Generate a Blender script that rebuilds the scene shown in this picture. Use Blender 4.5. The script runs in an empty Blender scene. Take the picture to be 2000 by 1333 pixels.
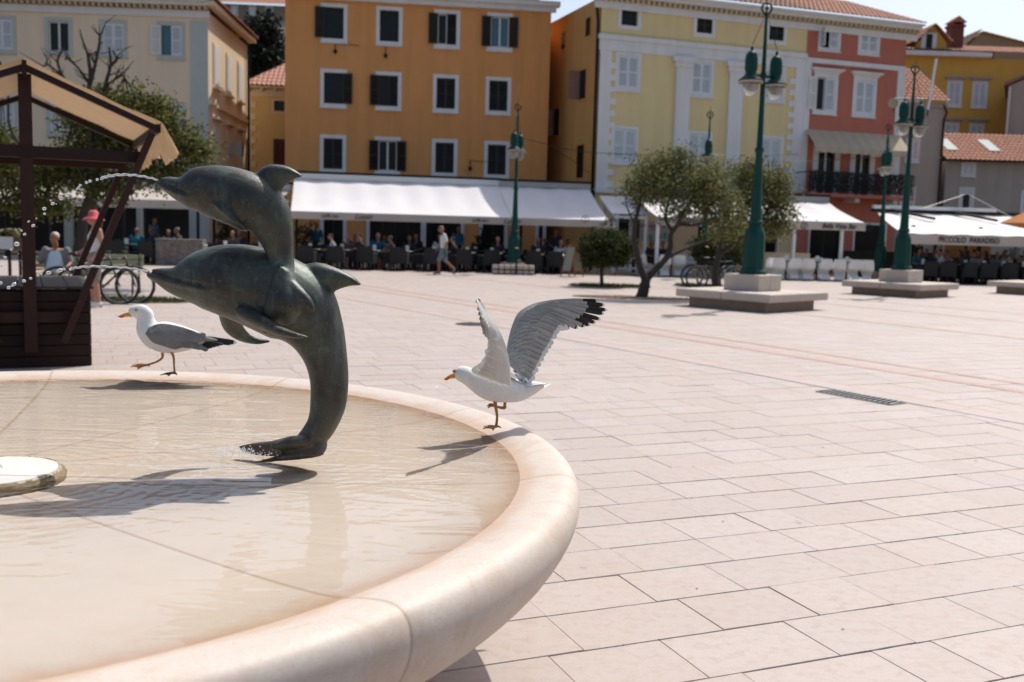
import bpy, bmesh, random
from math import *
from mathutils import Vector as V, Matrix as M, noise as NZ
random.seed(7)
SC = bpy.context.scene
COL = SC.collection
# ---------------------------------------------------------------- camera, world, sun, exposure
F_PX, PITCH, ROLL, EYE = 1950.0, atan(212 / 1950), .027, 1.55
cd = bpy.data.cameras.new('camera'); cam = bpy.data.objects.new('camera', cd); COL.objects.link(cam)
CAMR = M.Rotation(pi / 2 - PITCH, 3, 'X') @ M.Rotation(ROLL, 3, 'Z')
cam.matrix_world = M.Translation((0, 0, EYE)) @ CAMR.to_4x4()
cd.sensor_width = 36; cd.lens = 36 * F_PX / 2000; cd.clip_end = 2000; cd.clip_start = .05
cd.dof.use_dof = True; cd.dof.focus_distance = 3.65; cd.dof.aperture_fstop = 3.4; cd.dof.aperture_blades = 9
SC.camera = cam
SUN_EL, SUN_AZ = radians(57), atan2(.57, .82)
SUND = V((sin(SUN_AZ) * cos(SUN_EL), cos(SUN_AZ) * cos(SUN_EL), sin(SUN_EL)))
w = bpy.data.worlds.new('World'); SC.world = w; w.use_nodes = True
nt = w.node_tree; nt.nodes.clear()
sky = nt.nodes.new('ShaderNodeTexSky'); sky.sky_type = 'NISHITA'; sky.sun_disc = False
sky.sun_elevation = SUN_EL; sky.sun_rotation = SUN_AZ; sky.dust_density = 3.4; sky.air_density = 1.0; sky.ozone_density = 1.2
bg = nt.nodes.new('ShaderNodeBackground'); bg.inputs[1].default_value = .15
ow = nt.nodes.new('ShaderNodeOutputWorld')
nt.links.new(sky.outputs[0], bg.inputs[0]); nt.links.new(bg.outputs[0], ow.inputs[0])
sl = bpy.data.lights.new('sun', 'SUN'); sl.energy = 4.05; sl.angle = radians(.53); sl.color = (1, .955, .89)
so = bpy.data.objects.new('sun', sl); COL.objects.link(so); so.rotation_euler = SUND.to_track_quat('Z', 'Y').to_euler(); so.location = (10, 20, 40)
SC.view_settings.view_transform = 'Standard'; SC.view_settings.look = 'None'
SC.view_settings.exposure = 0.06; SC.view_settings.gamma = 1; SC.view_settings.use_curve_mapping = False
SC.cycles.max_bounces = 8; SC.cycles.transparent_max_bounces = 12; SC.cycles.caustics_reflective = False; SC.cycles.caustics_refractive = False
SC.cycles.sample_clamp_indirect = 6

# ---------------------------------------------------------------- helpers
def ray(px, py):
    return CAMR @ V(((px - 1000) / F_PX, -(py - 666.5) / F_PX, -1))
def atY(px, py, Y):
    d = ray(px, py); t = Y / d.y; return V((d.x * t, Y, EYE + d.z * t))
def atZ(px, py, z=0.0):
    d = ray(px, py); t = (z - EYE) / d.z; return V((d.x * t, d.y * t, z))
def proj(p):
    q = CAMR.transposed() @ (V(p) - V((0, 0, EYE)))
    return (1000 + F_PX * q.x / -q.z, 666.5 - F_PX * q.y / -q.z, -q.z)
def gd(px, Y):                                    # ground point seen in column px at distance Y
    x = (px - 1000) / F_PX * Y
    for _ in range(4):
        q = proj((x, Y, 0)); x += (px - q[0]) / F_PX * Y
    return V((x, Y, 0))
def mix(a, b, t): return a + (b - a) * t
ORD = 'first second third fourth fifth sixth seventh eighth ninth tenth eleventh twelfth thirteenth fourteenth fifteenth sixteenth seventeenth eighteenth nineteenth twentieth'.split()
def crom(pts, n):
    """Catmull-Rom through pts (sequences of numbers), n steps per span."""
    P = [list(p) for p in pts]; P = [[2 * a - b for a, b in zip(P[0], P[1])]] + P + [[2 * a - b for a, b in zip(P[-1], P[-2])]]
    out = []
    for i in range(1, len(P) - 2):
        for k in range(n):
            t = k / n
            out.append([.5 * (2 * b + (c - a) * t + (2 * a - 5 * b + 4 * c - d) * t * t + (3 * b - a - 3 * c + d) * t ** 3)
                        for a, b, c, d in zip(P[i - 1], P[i], P[i + 1], P[i + 2])])
    out.append(P[-2]); return out
def wm(o):
    m = o.matrix_basis.copy(); p = o.parent
    while p: m = p.matrix_basis @ m; p = p.parent
    return m
class MB:
    def __init__(s): s.v = []; s.f = []; s.m = []; s.t = []
    def add(s, vs, fs, mi=0, tint=.5):
        b = len(s.v); s.v += [V(p) for p in vs]
        for f in fs: s.f.append([b + i for i in f]); s.m.append(mi); s.t.append(tint)
        return s
    def box(s, c, d, R=None, mi=0, tint=.5):
        R = M.Identity(3) if R is None else (M.Rotation(R, 3, 'Z') if isinstance(R, (int, float)) else R)
        c = V(c); h = V(d) / 2
        vs = [c + R @ V((x * h.x, y * h.y, z * h.z)) for x in (-1, 1) for y in (-1, 1) for z in (-1, 1)]
        return s.add(vs, [(0, 1, 3, 2), (4, 6, 7, 5), (0, 4, 5, 1), (2, 3, 7, 6), (0, 2, 6, 4), (1, 5, 7, 3)], mi, tint)
    def b2(s, x0, x1, y0, y1, z0, z1, mi=0, tint=.5):
        return s.box(((x0 + x1) / 2, (y0 + y1) / 2, (z0 + z1) / 2), (x1 - x0, y1 - y0, z1 - z0), None, mi, tint)
    def beam(s, a, b, w, h, up=(0, 0, 1), mi=0):
        a = V(a); b = V(b); z = (b - a); L = z.length; z.normalize(); x = V(up).cross(z)
        if x.length < 1e-4: x = V((1, 0, 0)).cross(z)
        x.normalize(); y = z.cross(x)
        return s.box((a + b) / 2, (w, h, L), M((x, y, z)).transposed(), mi)
    def tube(s, pts, rs, n=8, mi=0, flat=1.0, side=None, cap=True):
        pts = [V(p) for p in pts]
        if isinstance(rs, (int, float)): rs = [rs] * len(pts)
        prev = None; rows = []
        for i, p in enumerate(pts):
            t = (pts[min(i + 1, len(pts) - 1)] - pts[max(i - 1, 0)]).normalized()
            ref = V(side) if side is not None else (prev if prev is not None else (V((0, 0, 1)) if abs(t.z) < .9 else V((1, 0, 0))))
            x = ref - t * ref.dot(t)
            if x.length < 1e-5: x = t.orthogonal()
            x.normalize(); prev = x; y = t.cross(x)
            rows.append([p + (x * cos(2 * pi * k / n) * flat + y * sin(2 * pi * k / n)) * rs[i] for k in range(n)])
        b = len(s.v)
        for r in rows: s.v += r
        for i in range(len(rows) - 1):
            for k in range(n):
                s.f.append([b + i * n + k, b + i * n + (k + 1) % n, b + (i + 1) * n + (k + 1) % n, b + (i + 1) * n + k]); s.m.append(mi); s.t.append(.5)
        if cap:
            s.f.append([b + k for k in range(n)][::-1]); s.f.append([b + (len(rows) - 1) * n + k for k in range(n)]); s.m += [mi, mi]; s.t += [.5, .5]
        return s
    def lathe(s, prof, n=16, c=(0, 0, 0), mi=0, a0=0.0, a1=2 * pi):
        c = V(c); full = abs(a1 - a0 - 2 * pi) < 1e-6; k_ = n if full else n + 1; b = len(s.v)
        for r, z in prof:
            s.v += [c + V((r * cos(a0 + (a1 - a0) * k / n), r * sin(a0 + (a1 - a0) * k / n), z)) for k in range(k_)]
        for i in range(len(prof) - 1):
            for k in range(n):
                k2 = (k + 1) % k_
                s.f.append([b + i * k_ + k, b + i * k_ + k2, b + (i + 1) * k_ + k2, b + (i + 1) * k_ + k]); s.m.append(mi); s.t.append(.5)
        return s
    def ell(s, c, r, n=10, R=None, mi=0):
        c = V(c); R = R or M.Identity(3); r = V(r); b = len(s.v); k_ = n
        for i in range(n + 1):
            th = pi * (.001 + .998 * i / n)
            s.v += [c + R @ V((r.x * sin(th) * cos(2 * pi * k / k_), r.y * sin(th) * sin(2 * pi * k / k_), r.z * cos(th))) for k in range(k_)]
        for i in range(n):
            for k in range(k_):
                s.f.append([b + i * k_ + k, b + (i + 1) * k_ + k, b + (i + 1) * k_ + (k + 1) % k_, b + i * k_ + (k + 1) % k_]); s.m.append(mi); s.t.append(.5)
        return s
    def rows(s, R, mi=0, closed=False):
        b = len(s.v); n = len(R[0])
        for r in R: s.v += [V(p) for p in r]
        for i in range(len(R) - 1):
            for k in range(n if closed else n - 1):
                k2 = (k + 1) % n
                s.f.append([b + i * n + k, b + i * n + k2, b + (i + 1) * n + k2, b + (i + 1) * n + k]); s.m.append(mi); s.t.append(.5)
        return s
    def prism(s, poly, off, mi=0):                     # planar polygon of 3D points pushed along off
        n = len(poly); off = V(off); vs = [V(p) for p in poly]; vs += [p + off for p in vs]
        return s.add(vs, [list(range(n))[::-1], list(range(n, 2 * n))] + [(k, (k + 1) % n, n + (k + 1) % n, n + k) for k in range(n)], mi)
    def mesh(s, name, mats, smooth=False, bevel=0, tint=False):
        me = bpy.data.meshes.new(name); me.from_pydata([tuple(p) for p in s.v], [], s.f)
        for m in (mats if isinstance(mats, (list, tuple)) else [mats]): me.materials.append(m)
        me.polygons.foreach_set('material_index', s.m)
        if tint:
            a = me.attributes.new('tint', 'FLOAT', 'FACE'); a.data.foreach_set('value', s.t)
        bm = bmesh.new(); bm.from_mesh(me)
        if not tint: bmesh.ops.recalc_face_normals(bm, faces=bm.faces)
        if bevel: bmesh.ops.bevel(bm, geom=list(bm.edges), offset=bevel, segments=1, affect='EDGES', clamp_overlap=True)
        bm.to_mesh(me); bm.free()
        if smooth: me.polygons.foreach_set('use_smooth', [True] * len(me.polygons))
        return me
    def build(s, name, mats, parent=None, smooth=False, bevel=0, world=False, tint=False, kind=None):
        if world and parent is not None:
            mi = wm(parent).inverted(); s.v = [mi @ p for p in s.v]
        return obj(name, s.mesh(name, mats, smooth, bevel, tint), parent, kind)
def obj(name, me, parent=None, kind=None, loc=None, rot=None):
    o = bpy.data.objects.new(name, me); COL.objects.link(o)
    if parent is not None: o.parent = parent
    if kind: o['kind'] = kind
    if loc is not None: o.location = loc
    if rot is not None: o.rotation_euler = rot
    return o
def tag(o, label, cat, group=None, kind=None):
    o['label'] = label; o['category'] = cat
    if group: o['group'] = group
    if kind: o['kind'] = kind
    return o
def thing(name, label, cat, loc=(0, 0, 0), rz=0.0, group=None):
    o = bpy.data.objects.new(name, None); COL.objects.link(o); o.location = loc; o.rotation_euler = (0, 0, rz); o.empty_display_size = .1
    return tag(o, label, cat, group)
def kids(o): return [c for c in COL.objects if c.parent == o]
def dup(root, loc, rz, label, group=None, recol=None):
    def cp(o, par):
        c = o.copy(); COL.objects.link(c); c.parent = par
        if recol:
            for i, sl_ in enumerate(c.material_slots):
                m_ = sl_.material
                if m_ and m_.name in recol: sl_.link = 'OBJECT'; sl_.material = recol[m_.name]
        for ch in CH.get(o.name, []): cp(ch, c)
        return c
    r = cp(root, None); r.location = loc; r.rotation_euler = (0, 0, rz); r['label'] = label
    if group: r['group'] = group
    return r
CH = {}
def index(root):                                     # remember the children of a thing so that copies need no search
    def go(o):
        CH[o.name] = list(o.children)
        for c in o.children: go(c)
    bpy.context.view_layer.update(); go(root); return root
def remesh(mb, name, mats, voxel, smooth=6, parent=None, world=False):
    me = mb.mesh('tmp', mats); o = bpy.data.objects.new('tmp', me); COL.objects.link(o)
    r = o.modifiers.new('r', 'REMESH'); r.mode = 'VOXEL'; r.voxel_size = voxel
    if smooth:
        k = o.modifiers.new('s', 'SMOOTH'); k.factor = .5; k.iterations = smooth
    dg = bpy.context.evaluated_depsgraph_get(); m2 = bpy.data.meshes.new_from_object(o.evaluated_get(dg)); bpy.data.objects.remove(o)
    m2.name = name
    if parent is not None and world: m2.transform(wm(parent).inverted())
    m2.polygons.foreach_set('use_smooth', [True] * len(m2.polygons))
    if not m2.materials:
        for m in (mats if isinstance(mats, (list, tuple)) else [mats]): m2.materials.append(m)
    return m2

# ---------------------------------------------------------------- materials
def hexc(h):
    c = [int(h[i:i + 2], 16) / 255 for i in (0, 2, 4)]
    return tuple((x / 12.92 if x <= .04045 else ((x + .055) / 1.055) ** 2.4) for x in c)
class NT:
    def __init__(s, m): s.m = m; s.t = m.node_tree; s.b = s.t.nodes['Principled BSDF']; s.out = s.t.nodes['Material Output']
    def n(s, typ, **kw):
        nd = s.t.nodes.new('ShaderNode' + typ)
        for k, v in kw.items():
            if k in nd.inputs.keys(): nd.inputs[k].default_value = v
            else: setattr(nd, k, v)
        return nd
    def l(s, a, b): s.t.links.new(a, b)
    def noise(s, scale, detail=4, rough=.6, co=None, dist=0):
        nd = s.n('TexNoise', Scale=scale, Detail=detail, Roughness=rough, Distortion=dist)
        if co is None: co = s.n('TexCoord').outputs['Object']
        s.l(co, nd.inputs['Vector']); return nd.outputs['Fac']
    def ramp(s, fac, stops):
        r = s.n('ValToRGB'); e = r.color_ramp.elements
        while len(e) < len(stops): e.new(.5)
        for i, (p, c) in enumerate(stops): e[i].position = p; e[i].color = (*c, 1) if len(c) == 3 else c
        s.l(fac, r.inputs['Fac']); return r.outputs['Color']
    def mixc(s, fac, a, b, blend='MIX'):
        nd = s.n('Mix', data_type='RGBA', blend_type=blend)
        for sock, x in ((nd.inputs[0], fac), (nd.inputs[6], a), (nd.inputs[7], b)):
            if isinstance(x, (int, float)): sock.default_value = x
            elif isinstance(x, tuple): sock.default_value = (*x, 1) if len(x) == 3 else x
            else: s.l(x, sock)
        return nd.outputs[2]
    def math(s, op, a, b=None):
        nd = s.n('Math', operation=op)
        for sock, x in ((nd.inputs[0], a), (nd.inputs[1], b)):
            if x is None: continue
            if isinstance(x, (int, float)): sock.default_value = x
            else: s.l(x, sock)
        return nd.outputs[0]
    def bump(s, h, strength=.3, dist=.01, normal=None):
        b = s.n('Bump', Strength=strength, Distance=dist); s.l(h, b.inputs['Height'])
        if normal is not None: s.l(normal, b.inputs['Normal'])
        return b.outputs[0]
def newmat(name):
    m = bpy.data.materials.new(name); m.use_nodes = True; return NT(m)
def mat(name, col, rough=.7, metal=0.0, var=.12, scale=3.0, bump=.15, bscale=60.0, bdist=.004, spec=.4, col2=None, island=0.0, tr=0.0, ovar=0.0):
    t = newmat(name); c = V(col)
    a = tuple(c * (1 - var)); b = tuple(col2) if col2 else tuple(min(1, x * (1 + var)) for x in c)
    k = t.mixc(t.noise(scale), a, b)
    if island:
        g = t.n('NewGeometry'); h = t.n('HueSaturation'); t.l(k, h.inputs['Color'])
        t.l(t.math('ADD', t.math('MULTIPLY', g.outputs['Random Per Island'], island * 2), 1 - island), h.inputs['Value'])
        t.l(t.math('ADD', t.math('MULTIPLY', g.outputs['Random Per Island'], -.06), .53), h.inputs['Hue']); k = h.outputs[0]
    if ovar:
        oi = t.n('ObjectInfo'); hs = t.n('HueSaturation'); t.l(k, hs.inputs['Color']); t.l(t.math('ADD', t.math('MULTIPLY', oi.outputs['Random'], ovar * 2), 1 - ovar), hs.inputs['Value']); k = hs.outputs[0]
    t.l(k, t.b.inputs['Base Color'])
    t.b.inputs['Roughness'].default_value = rough; t.b.inputs['Metallic'].default_value = metal; t.b.inputs['Specular IOR Level'].default_value = spec
    if bump: t.l(t.bump(t.noise(bscale, 6), bump, bdist), t.b.inputs['Normal'])
    if tr:
        tl = t.n('BsdfTranslucent'); t.l(k, tl.inputs['Color']); ms = t.n('MixShader', Fac=tr)
        t.l(t.b.outputs[0], ms.inputs[1]); t.l(tl.outputs[0], ms.inputs[2]); t.l(ms.outputs[0], t.out.inputs[0])
    return t.m
MT = {}
def plaster(name, col, var=.10, streak=.25):
    t = newmat(name); c = V(col); n = t.noise(.7, 6, .65); k = t.mixc(n, tuple(c * (1 - var)), tuple(c * (1 + var)))
    mp = t.n('Mapping'); mp.inputs['Scale'].default_value = (2.2, 2.2, .18); t.l(t.n('TexCoord').outputs['Object'], mp.inputs[0])
    s_ = t.ramp(t.noise(1.0, 5, .6, mp.outputs[0]), [(.42, (0, 0, 0)), (.75, (1, 1, 1))])
    k = t.mixc(t.math('MULTIPLY', s_, streak), k, tuple(c * .6)); t.l(k, t.b.inputs['Base Color'])
    t.b.inputs['Roughness'].default_value = .9; t.b.inputs['Specular IOR Level'].default_value = .2
    t.l(t.bump(t.noise(35, 6), .25, .006), t.b.inputs['Normal']); return t.m
MT['white'] = plaster('white_render', (.72, .72, .70), .05, .3)
MT['dark_glass'] = mat('dark_glass', (.010, .012, .013), .15, 0, .2, 1, 0, spec=.22)
MT['blue_glass'] = mat('blue_glass', (.03, .11, .15), .08, 0, .2, 1, 0, spec=.6)
MT['dark_shut'] = mat('dark_shutter', (.022, .020, .017), .55, 0, .2, 3, .1)
MT['white_shut'] = mat('white_shutter', (.68, .72, .72), .5, 0, .06, 3, .1)
MT['sash'] = mat('sash_paint', (.62, .64, .63), .45, 0, .05, 3, 0)
MT['room'] = mat('dark_room', (.018, .018, .018), .9, 0, .3, 1, 0)
MT['tile'] = mat('clay_roof_tile', (.34, .13, .075), .85, 0, .35, 5, .3, 40, col2=(.50, .25, .16))
MT['tile_old'] = mat('old_roof_tile', (.24, .14, .10), .9, 0, .4, 4, .3, 40, col2=(.36, .22, .15))
MT['green'] = mat('green_cast_iron', (.0025, .047, .038), .5, .0, .2, 6, .15, 30, spec=.22)
MT['iron'] = mat('black_iron', (.016, .016, .017), .5, .5, .2, 6, .2, 40)
MT['canvas'] = mat('white_awning_cloth', (.72, .69, .68), .85, 0, .09, .8, .25, 5, .02, tr=.07)
MT['valance'] = mat('cream_valance_cloth', (.60, .53, .46), .85, 0, .06, 2, .1, 20, tr=.22)
MT['wicker'] = mat('dark_wicker', (.012, .013, .014), .7, 0, .3, 30, .6, 120)
MT['tabletop'] = mat('dark_table_top', (.03, .027, .025), .35, 0, .2, 8, .1)
MT['plastic'] = mat('white_plastic', (.72, .72, .70), .35, 0, .04, 3, 0)
MT['card'] = mat('white_card', (.75, .73, .68), .6, 0, .05, 3, 0)
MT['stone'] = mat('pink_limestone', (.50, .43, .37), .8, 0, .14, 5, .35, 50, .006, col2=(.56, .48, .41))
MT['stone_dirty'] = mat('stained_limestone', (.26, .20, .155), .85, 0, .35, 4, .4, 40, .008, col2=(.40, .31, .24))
MT['bark'] = mat('grey_bark', (.055, .045, .036), .9, 0, .4, 12, .9, 30, .03)
MT['leaf'] = mat('olive_leaf', (.125, .142, .06), .85, 0, .3, 2, 0, spec=.12, island=.6, tr=.42, col2=(.175, .185, .075))
MT['leaf2'] = mat('green_leaf', (.095, .115, .032), .8, 0, .3, 2, 0, spec=.2, island=.6, tr=.45, col2=(.16, .16, .045))
MT['leaf3'] = mat('clipped_leaf', (.055, .068, .024), .8, 0, .3, 4, 0, spec=.15, island=.5, tr=.35, col2=(.07, .085, .03))
MT['leaf4'] = mat('dark_conifer', (.012, .022, .014), .7, 0, .3, 2, 0, island=.4, tr=.15)
MT['fruit'] = mat('yellow_leaf', (.32, .17, .03), .5, 0, .2, 2, 0, tr=.3)
MT['grass'] = mat('lawn_grass', (.05, .085, .018), .7, 0, .3, 3, 0, island=.4, tr=.3)
MT['soil'] = mat('dry_soil', (.11, .075, .05), .95, 0, .3, 5, .6, 30, .02)
MT['skin'] = mat('skin', (.42, .22, .15), .55, 0, .06, 8, 0)
MT['skin_dk'] = mat('tanned_skin', (.25, .115, .07), .55, 0, .06, 8, 0)
MT['grey_metal'] = mat('grey_metal', (.35, .35, .34), .4, .6, .1, 5, 0)
MT['letter'] = mat('black_letter', (.03, .025, .022), .8, 0, .05, 3, 0)
# ================================================================ SETTING: ground
RA = radians(22.5); RU = V((cos(RA), sin(RA), 0)); RV = V((-sin(RA), cos(RA), 0))
FC = V((-1.85, 3.29, 0))                              # fountain centre
t = newmat('pavement_joint'); t.l(t.mixc(t.noise(9), (.075, .053, .036), (.16, .115, .08)), t.b.inputs['Base Color']); t.b.inputs['Roughness'].default_value = .95
MT['joint'] = t.m
def slabmat(name, c1, c2):
    t = newmat(name); at = t.n('Attribute', attribute_name='tint'); co = t.n('NewGeometry').outputs['Position']
    k = t.mixc(at.outputs['Fac'], c1, c2)
    blot = t.noise(1.3, 6, .65, co); k = t.mixc(t.math('MULTIPLY', t.ramp(blot, [(.45, (0, 0, 0)), (.72, (1, 1, 1))]), .26), k, (.40, .29, .215))
    fine = t.noise(240, 5, .75, co); k = t.mixc(t.math('MULTIPLY', t.ramp(fine, [(.36, (1, 1, 1)), (.56, (0, 0, 0))]), .42), k, (.33, .25, .20)); med = t.noise(17, 7, .72, co, .5); k = t.mixc(t.math('MULTIPLY', t.ramp(med, [(.48, (0, 0, 0)), (.70, (1, 1, 1))]), .62), k, (.335, .262, .22))
    mp = t.n('Mapping'); mp.inputs['Scale'].default_value = (1.2, 9, 1); mp.inputs['Rotation'].default_value = (0, 0, -RA - .5); t.l(co, mp.inputs[0])
    vein = t.ramp(t.noise(1.6, 7, .75, mp.outputs[0], 1.5), [(.56, (0, 0, 0)), (.60, (1, 1, 1)), (.64, (0, 0, 0))]); k = t.mixc(t.math('MULTIPLY', vein, .22), k, (.30, .22, .17))
    sp = t.ramp(t.noise(7, 3, .5, co), [(.70, (0, 0, 0)), (.74, (1, 1, 1))]); k = t.mixc(t.math('MULTIPLY', sp, .55), k, (.25, .18, .13))
    wh = t.ramp(t.noise(3.1, 2, .4, co), [(.76, (0, 0, 0)), (.78, (1, 1, 1))]); k = t.mixc(t.math('MULTIPLY', wh, .4), k, (.7, .66, .63))
    t.l(k, t.b.inputs['Base Color']); t.l(t.math('ADD', t.math('MULTIPLY', blot, .3), .42), t.b.inputs['Roughness']); t.b.inputs['Specular IOR Level'].default_value = .35
    b = t.bump(t.noise(160, 4, .7, co), .35, .002); b = t.bump(t.noise(14, 5, .6, co), .25, .006, b); t.l(b, t.b.inputs['Normal']); return t.m
MT['slab'] = slabmat('pale_pink_slab', (.412, .354, .325), (.45, .396, .366))
MT['slab_pink'] = slabmat('rosy_slab', (.44, .27, .215), (.47, .31, .26))
g = MB(); g.add([(-400, -60, -.012), (400, -60, -.012), (400, 700, -.012), (-400, 700, -.012)], [(0, 1, 2, 3)])
PAV = g.build('pavement', MT['joint'], kind='structure')
def uvw(u, v, z=0): return RU * u + RV * v + V((0, 0, z))
def slab(mb, u0, u1, v0, v1, tint, dz=0, j=0.0, mi=0):
    e = .0018; n_ = 5 if j > .0011 else 1; q_ = .0016 if n_ > 1 else 0
    c = [(mix(u0, u1, k / n_), v0 + random.uniform(-q_, q_) * (0 < k)) for k in range(n_)] + [(u1, v0)] + [(mix(u1, u0, k / n_), v1 + random.uniform(-q_, q_) * (0 < k)) for k in range(n_)] + [(u0, v1)]; N = len(c)
    ta, tb = random.uniform(-j, j), random.uniform(-j, j); tl = [ta * (u - u0) / (u1 - u0) + tb * (v - v0) / (v1 - v0) for u, v in c]
    top = [uvw(mix(u, (u0 + u1) / 2, e * 2 / max(.1, u1 - u0)), mix(v, (v0 + v1) / 2, e * 2 / max(.1, v1 - v0)), dz + q) for (u, v), q in zip(c, tl)]
    mid = [uvw(u, v, dz - .003 + q) for (u, v), q in zip(c, tl)]; low = [uvw(u, v, -.0115) for u, v in c]
    mb.add(top + mid + low, [tuple(range(N))] + [(N + k, N + (k + 1) % N, (k + 1) % N, k) for k in range(N)] + [(2 * N + k, 2 * N + (k + 1) % N, N + (k + 1) % N, N + k) for k in range(N)], mi, tint)
rw = .354; cand = []; rest = MB(); far = MB()
for r in range(-8, 136):
    v0 = r * rw + .02; u = -45 + random.uniform(0, .6)
    while u < 62:
        L = random.choice((.30, .38, .42, .46, .50, .54, .60)) + random.uniform(-.03, .03); c = uvw(u + L / 2, v0 + rw / 2)
        if c.y > 1.2 and c.y < 47 and abs(c.x) < .62 * c.y + 3.5 and (c - FC).length > .75:
            q = proj(c); vis = -60 < q[0] < 2060 and q[1] < 1420
            hid = (c - FC).length < 1.9 or (q[0] < 950 and q[1] > 760) or q[0] < 180
            g1, g2 = random.choice((.0012, .002, .003, .004)) + random.uniform(0, .0012), random.choice((.0003, .0004, .0006, .0012))
            s_ = (u + g2, u + L - g2, v0 + g1, v0 + rw - g1, random.random() ** 1.3)
            if c.y < 17 and vis and not hid: cand.append((q[2], s_))
            elif c.y < 17: slab(rest, *s_, 0, .001)
            else: slab(far, *s_, 0, .001)
        u += L
cand.sort(key=lambda x: x[0])
for i, (d, s_) in enumerate(cand):
    if i < 290:
        mb = MB(); slab(mb, *s_, random.uniform(-.0012, .0008), .0013); mb.build('paving_slab', MT['slab'], PAV, tint=True)
    else: slab(rest, *s_, 0, .001)
rest.build('outlying_paving_slabs', MT['slab'], PAV, tint=True, kind='stuff')
far.build('far_paving_slabs', MT['slab'], PAV, tint=True, kind='stuff')
random.seed(77); dm = MB(); mk = MB()
for i, (d, s_) in enumerate(cand[:330]):
    u0, u1, v0, v1, tt = s_; n = random.choice((0, 3, 8, 16, 24))
    uc = random.uniform(u0, u1); sp_ = random.uniform(.02, .2)
    for k in range(n):
        p = uvw(min(u1, max(u0, random.gauss(uc, sp_))), v1 + .002 + random.gauss(0, .0025), -.003); q = random.uniform(.0015, .0045); a = random.random() * 6
        dm.add([p + V((q * cos(a), q * sin(a), 0)), p + V((q * cos(a + 2.1), q * sin(a + 2.1), 0)), p + V((q * cos(a + 4.2), q * sin(a + 4.2), 0)), p + V((0, 0, q * random.uniform(.8, 1.8)))], [(0, 1, 3), (1, 2, 3), (2, 0, 3)], random.choice((0, 0, 0, 1)))
    if random.random() < .10:
        c = uvw(random.uniform(u0 + .05, u1 - .05), random.uniform(v0 + .05, v1 - .05), .0022); r = random.choice((.004, .006, .008, .013)); e = [r * random.uniform(.5, 1.2) for _ in range(10)]; mk.add([c + V((e[q] * cos(q * .628), e[q] * sin(q * .628), 0)) for q in range(10)], [tuple(range(10))], random.choice((0, 0, 1)))
dm.build('joint_grit', [mat('sandy_grit', (.30, .22, .15), .95), mat('moss_tuft', (.07, .085, .03), .95)], PAV, kind='stuff')
mk.build('gum_and_droppings', [mat('dark_gum', (.29, .24, .21), .9), mat('bird_dropping', (.62, .60, .57), .8)], PAV, kind='stuff')
# rosy stone bands that cross the square, the drainage channel and its grate
CD = (atZ(2000, 752) - atZ(1300, 647)).normalized(); CN = V((CD.y, -CD.x, 0))
if CN.x < 0: CN = -CN
def band(a, wd, name, m, z=.004, L=60, s0=-45):
    mb = MB(); n = 90; R = [[], []]
    p0 = V((a.x, a.y, z))
    for k in range(n):
        s0_, s1_ = s0 + L * k / n + .002, s0 + L * (k + 1) / n - .002; A = p0 + CD * s0_; B = p0 + CD * s1_; h = CN * wd
        if min(A.y, B.y) < 3: continue
        mb.add([A, B, B + h, A + h], [(0, 1, 2, 3)], 0, random.random())
    return mb.build(name, m, PAV, tint=True)
for (px, py, wd) in ((1500, 690, .20), (1300, 647, .14), (1615, 621, .12), (1800, 612, .13), (700, 585, .14), (1950, 611, .12)):
    a = atZ(px, py); band(a, wd, 'rosy_stone_band', MT['slab_pink'])
ch0 = atZ(1500, 737)
band(ch0, .30, 'channel_strip', MT['slab'], .0045)
t0 = atZ(1594, 766); t1 = atZ(1737, 792); dr = (t1 - t0).normalized(); dn = V((dr.y, -dr.x, 0)); dn = dn if dn.y > 0 else -dn
DG = thing('drain_grate', 'grey slotted iron drain grate set in the stone channel', 'drain', t0 + V((0, 0, .006)), atan2(dr.y, dr.x))
Ld = (t1 - t0).length; Wd = .26
fr = MB(); fr.b2(0, Ld, -.012, .006, 0, .006).b2(0, Ld, Wd - .006, Wd + .012, 0, .006).b2(-.012, .006, .006, Wd - .006, 0, .006).b2(Ld - .006, Ld + .012, .006, Wd - .006, 0, .006)
fr.build('frame', mat('frame_iron', (.22, .22, .21), .5, .4, .2, 8, .2, 60), DG)
MB().b2(.012, Ld - .012, .012, Wd - .012, .0005, .001).build('dark_slot_floor', mat('drain_dark', (.004, .004, .004), .95, 0, 0, 1, 0, spec=0), DG)
nb = 14; bar = MB().prism([(-.006, .0, 0), (.010, 0, 0), (.010 - .05, Wd - .03, 0), (-.006 - .05, Wd - .03, 0)], (0, 0, .005)).mesh('bar', mat('worn_iron', (.34, .34, .33), .5, .2, .2, 12, .2, 60))
for k in range(nb): obj('bar', bar, DG, loc=(Ld * (k + .95) / (nb + .5) + .02, .012, .002))
# the hillside behind the houses
hm = MB(); R = []
for j in range(14):
    y = 60 + j * 14; R.append([(x, y, max(-.5, (y - 62) * .19 + 3 * NZ.noise(V((x * .02, y * .02, 1)))) * (1 if x < 60 else max(.25, 1 - (x - 60) / 80)) - .5) for x in range(-170, 200, 12)])
hm.rows(R).build('hill', mat('scrub_hill', (.07, .08, .04), .95, 0, .4, .15, .4, 1, .4), smooth=True, kind='structure')

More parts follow.
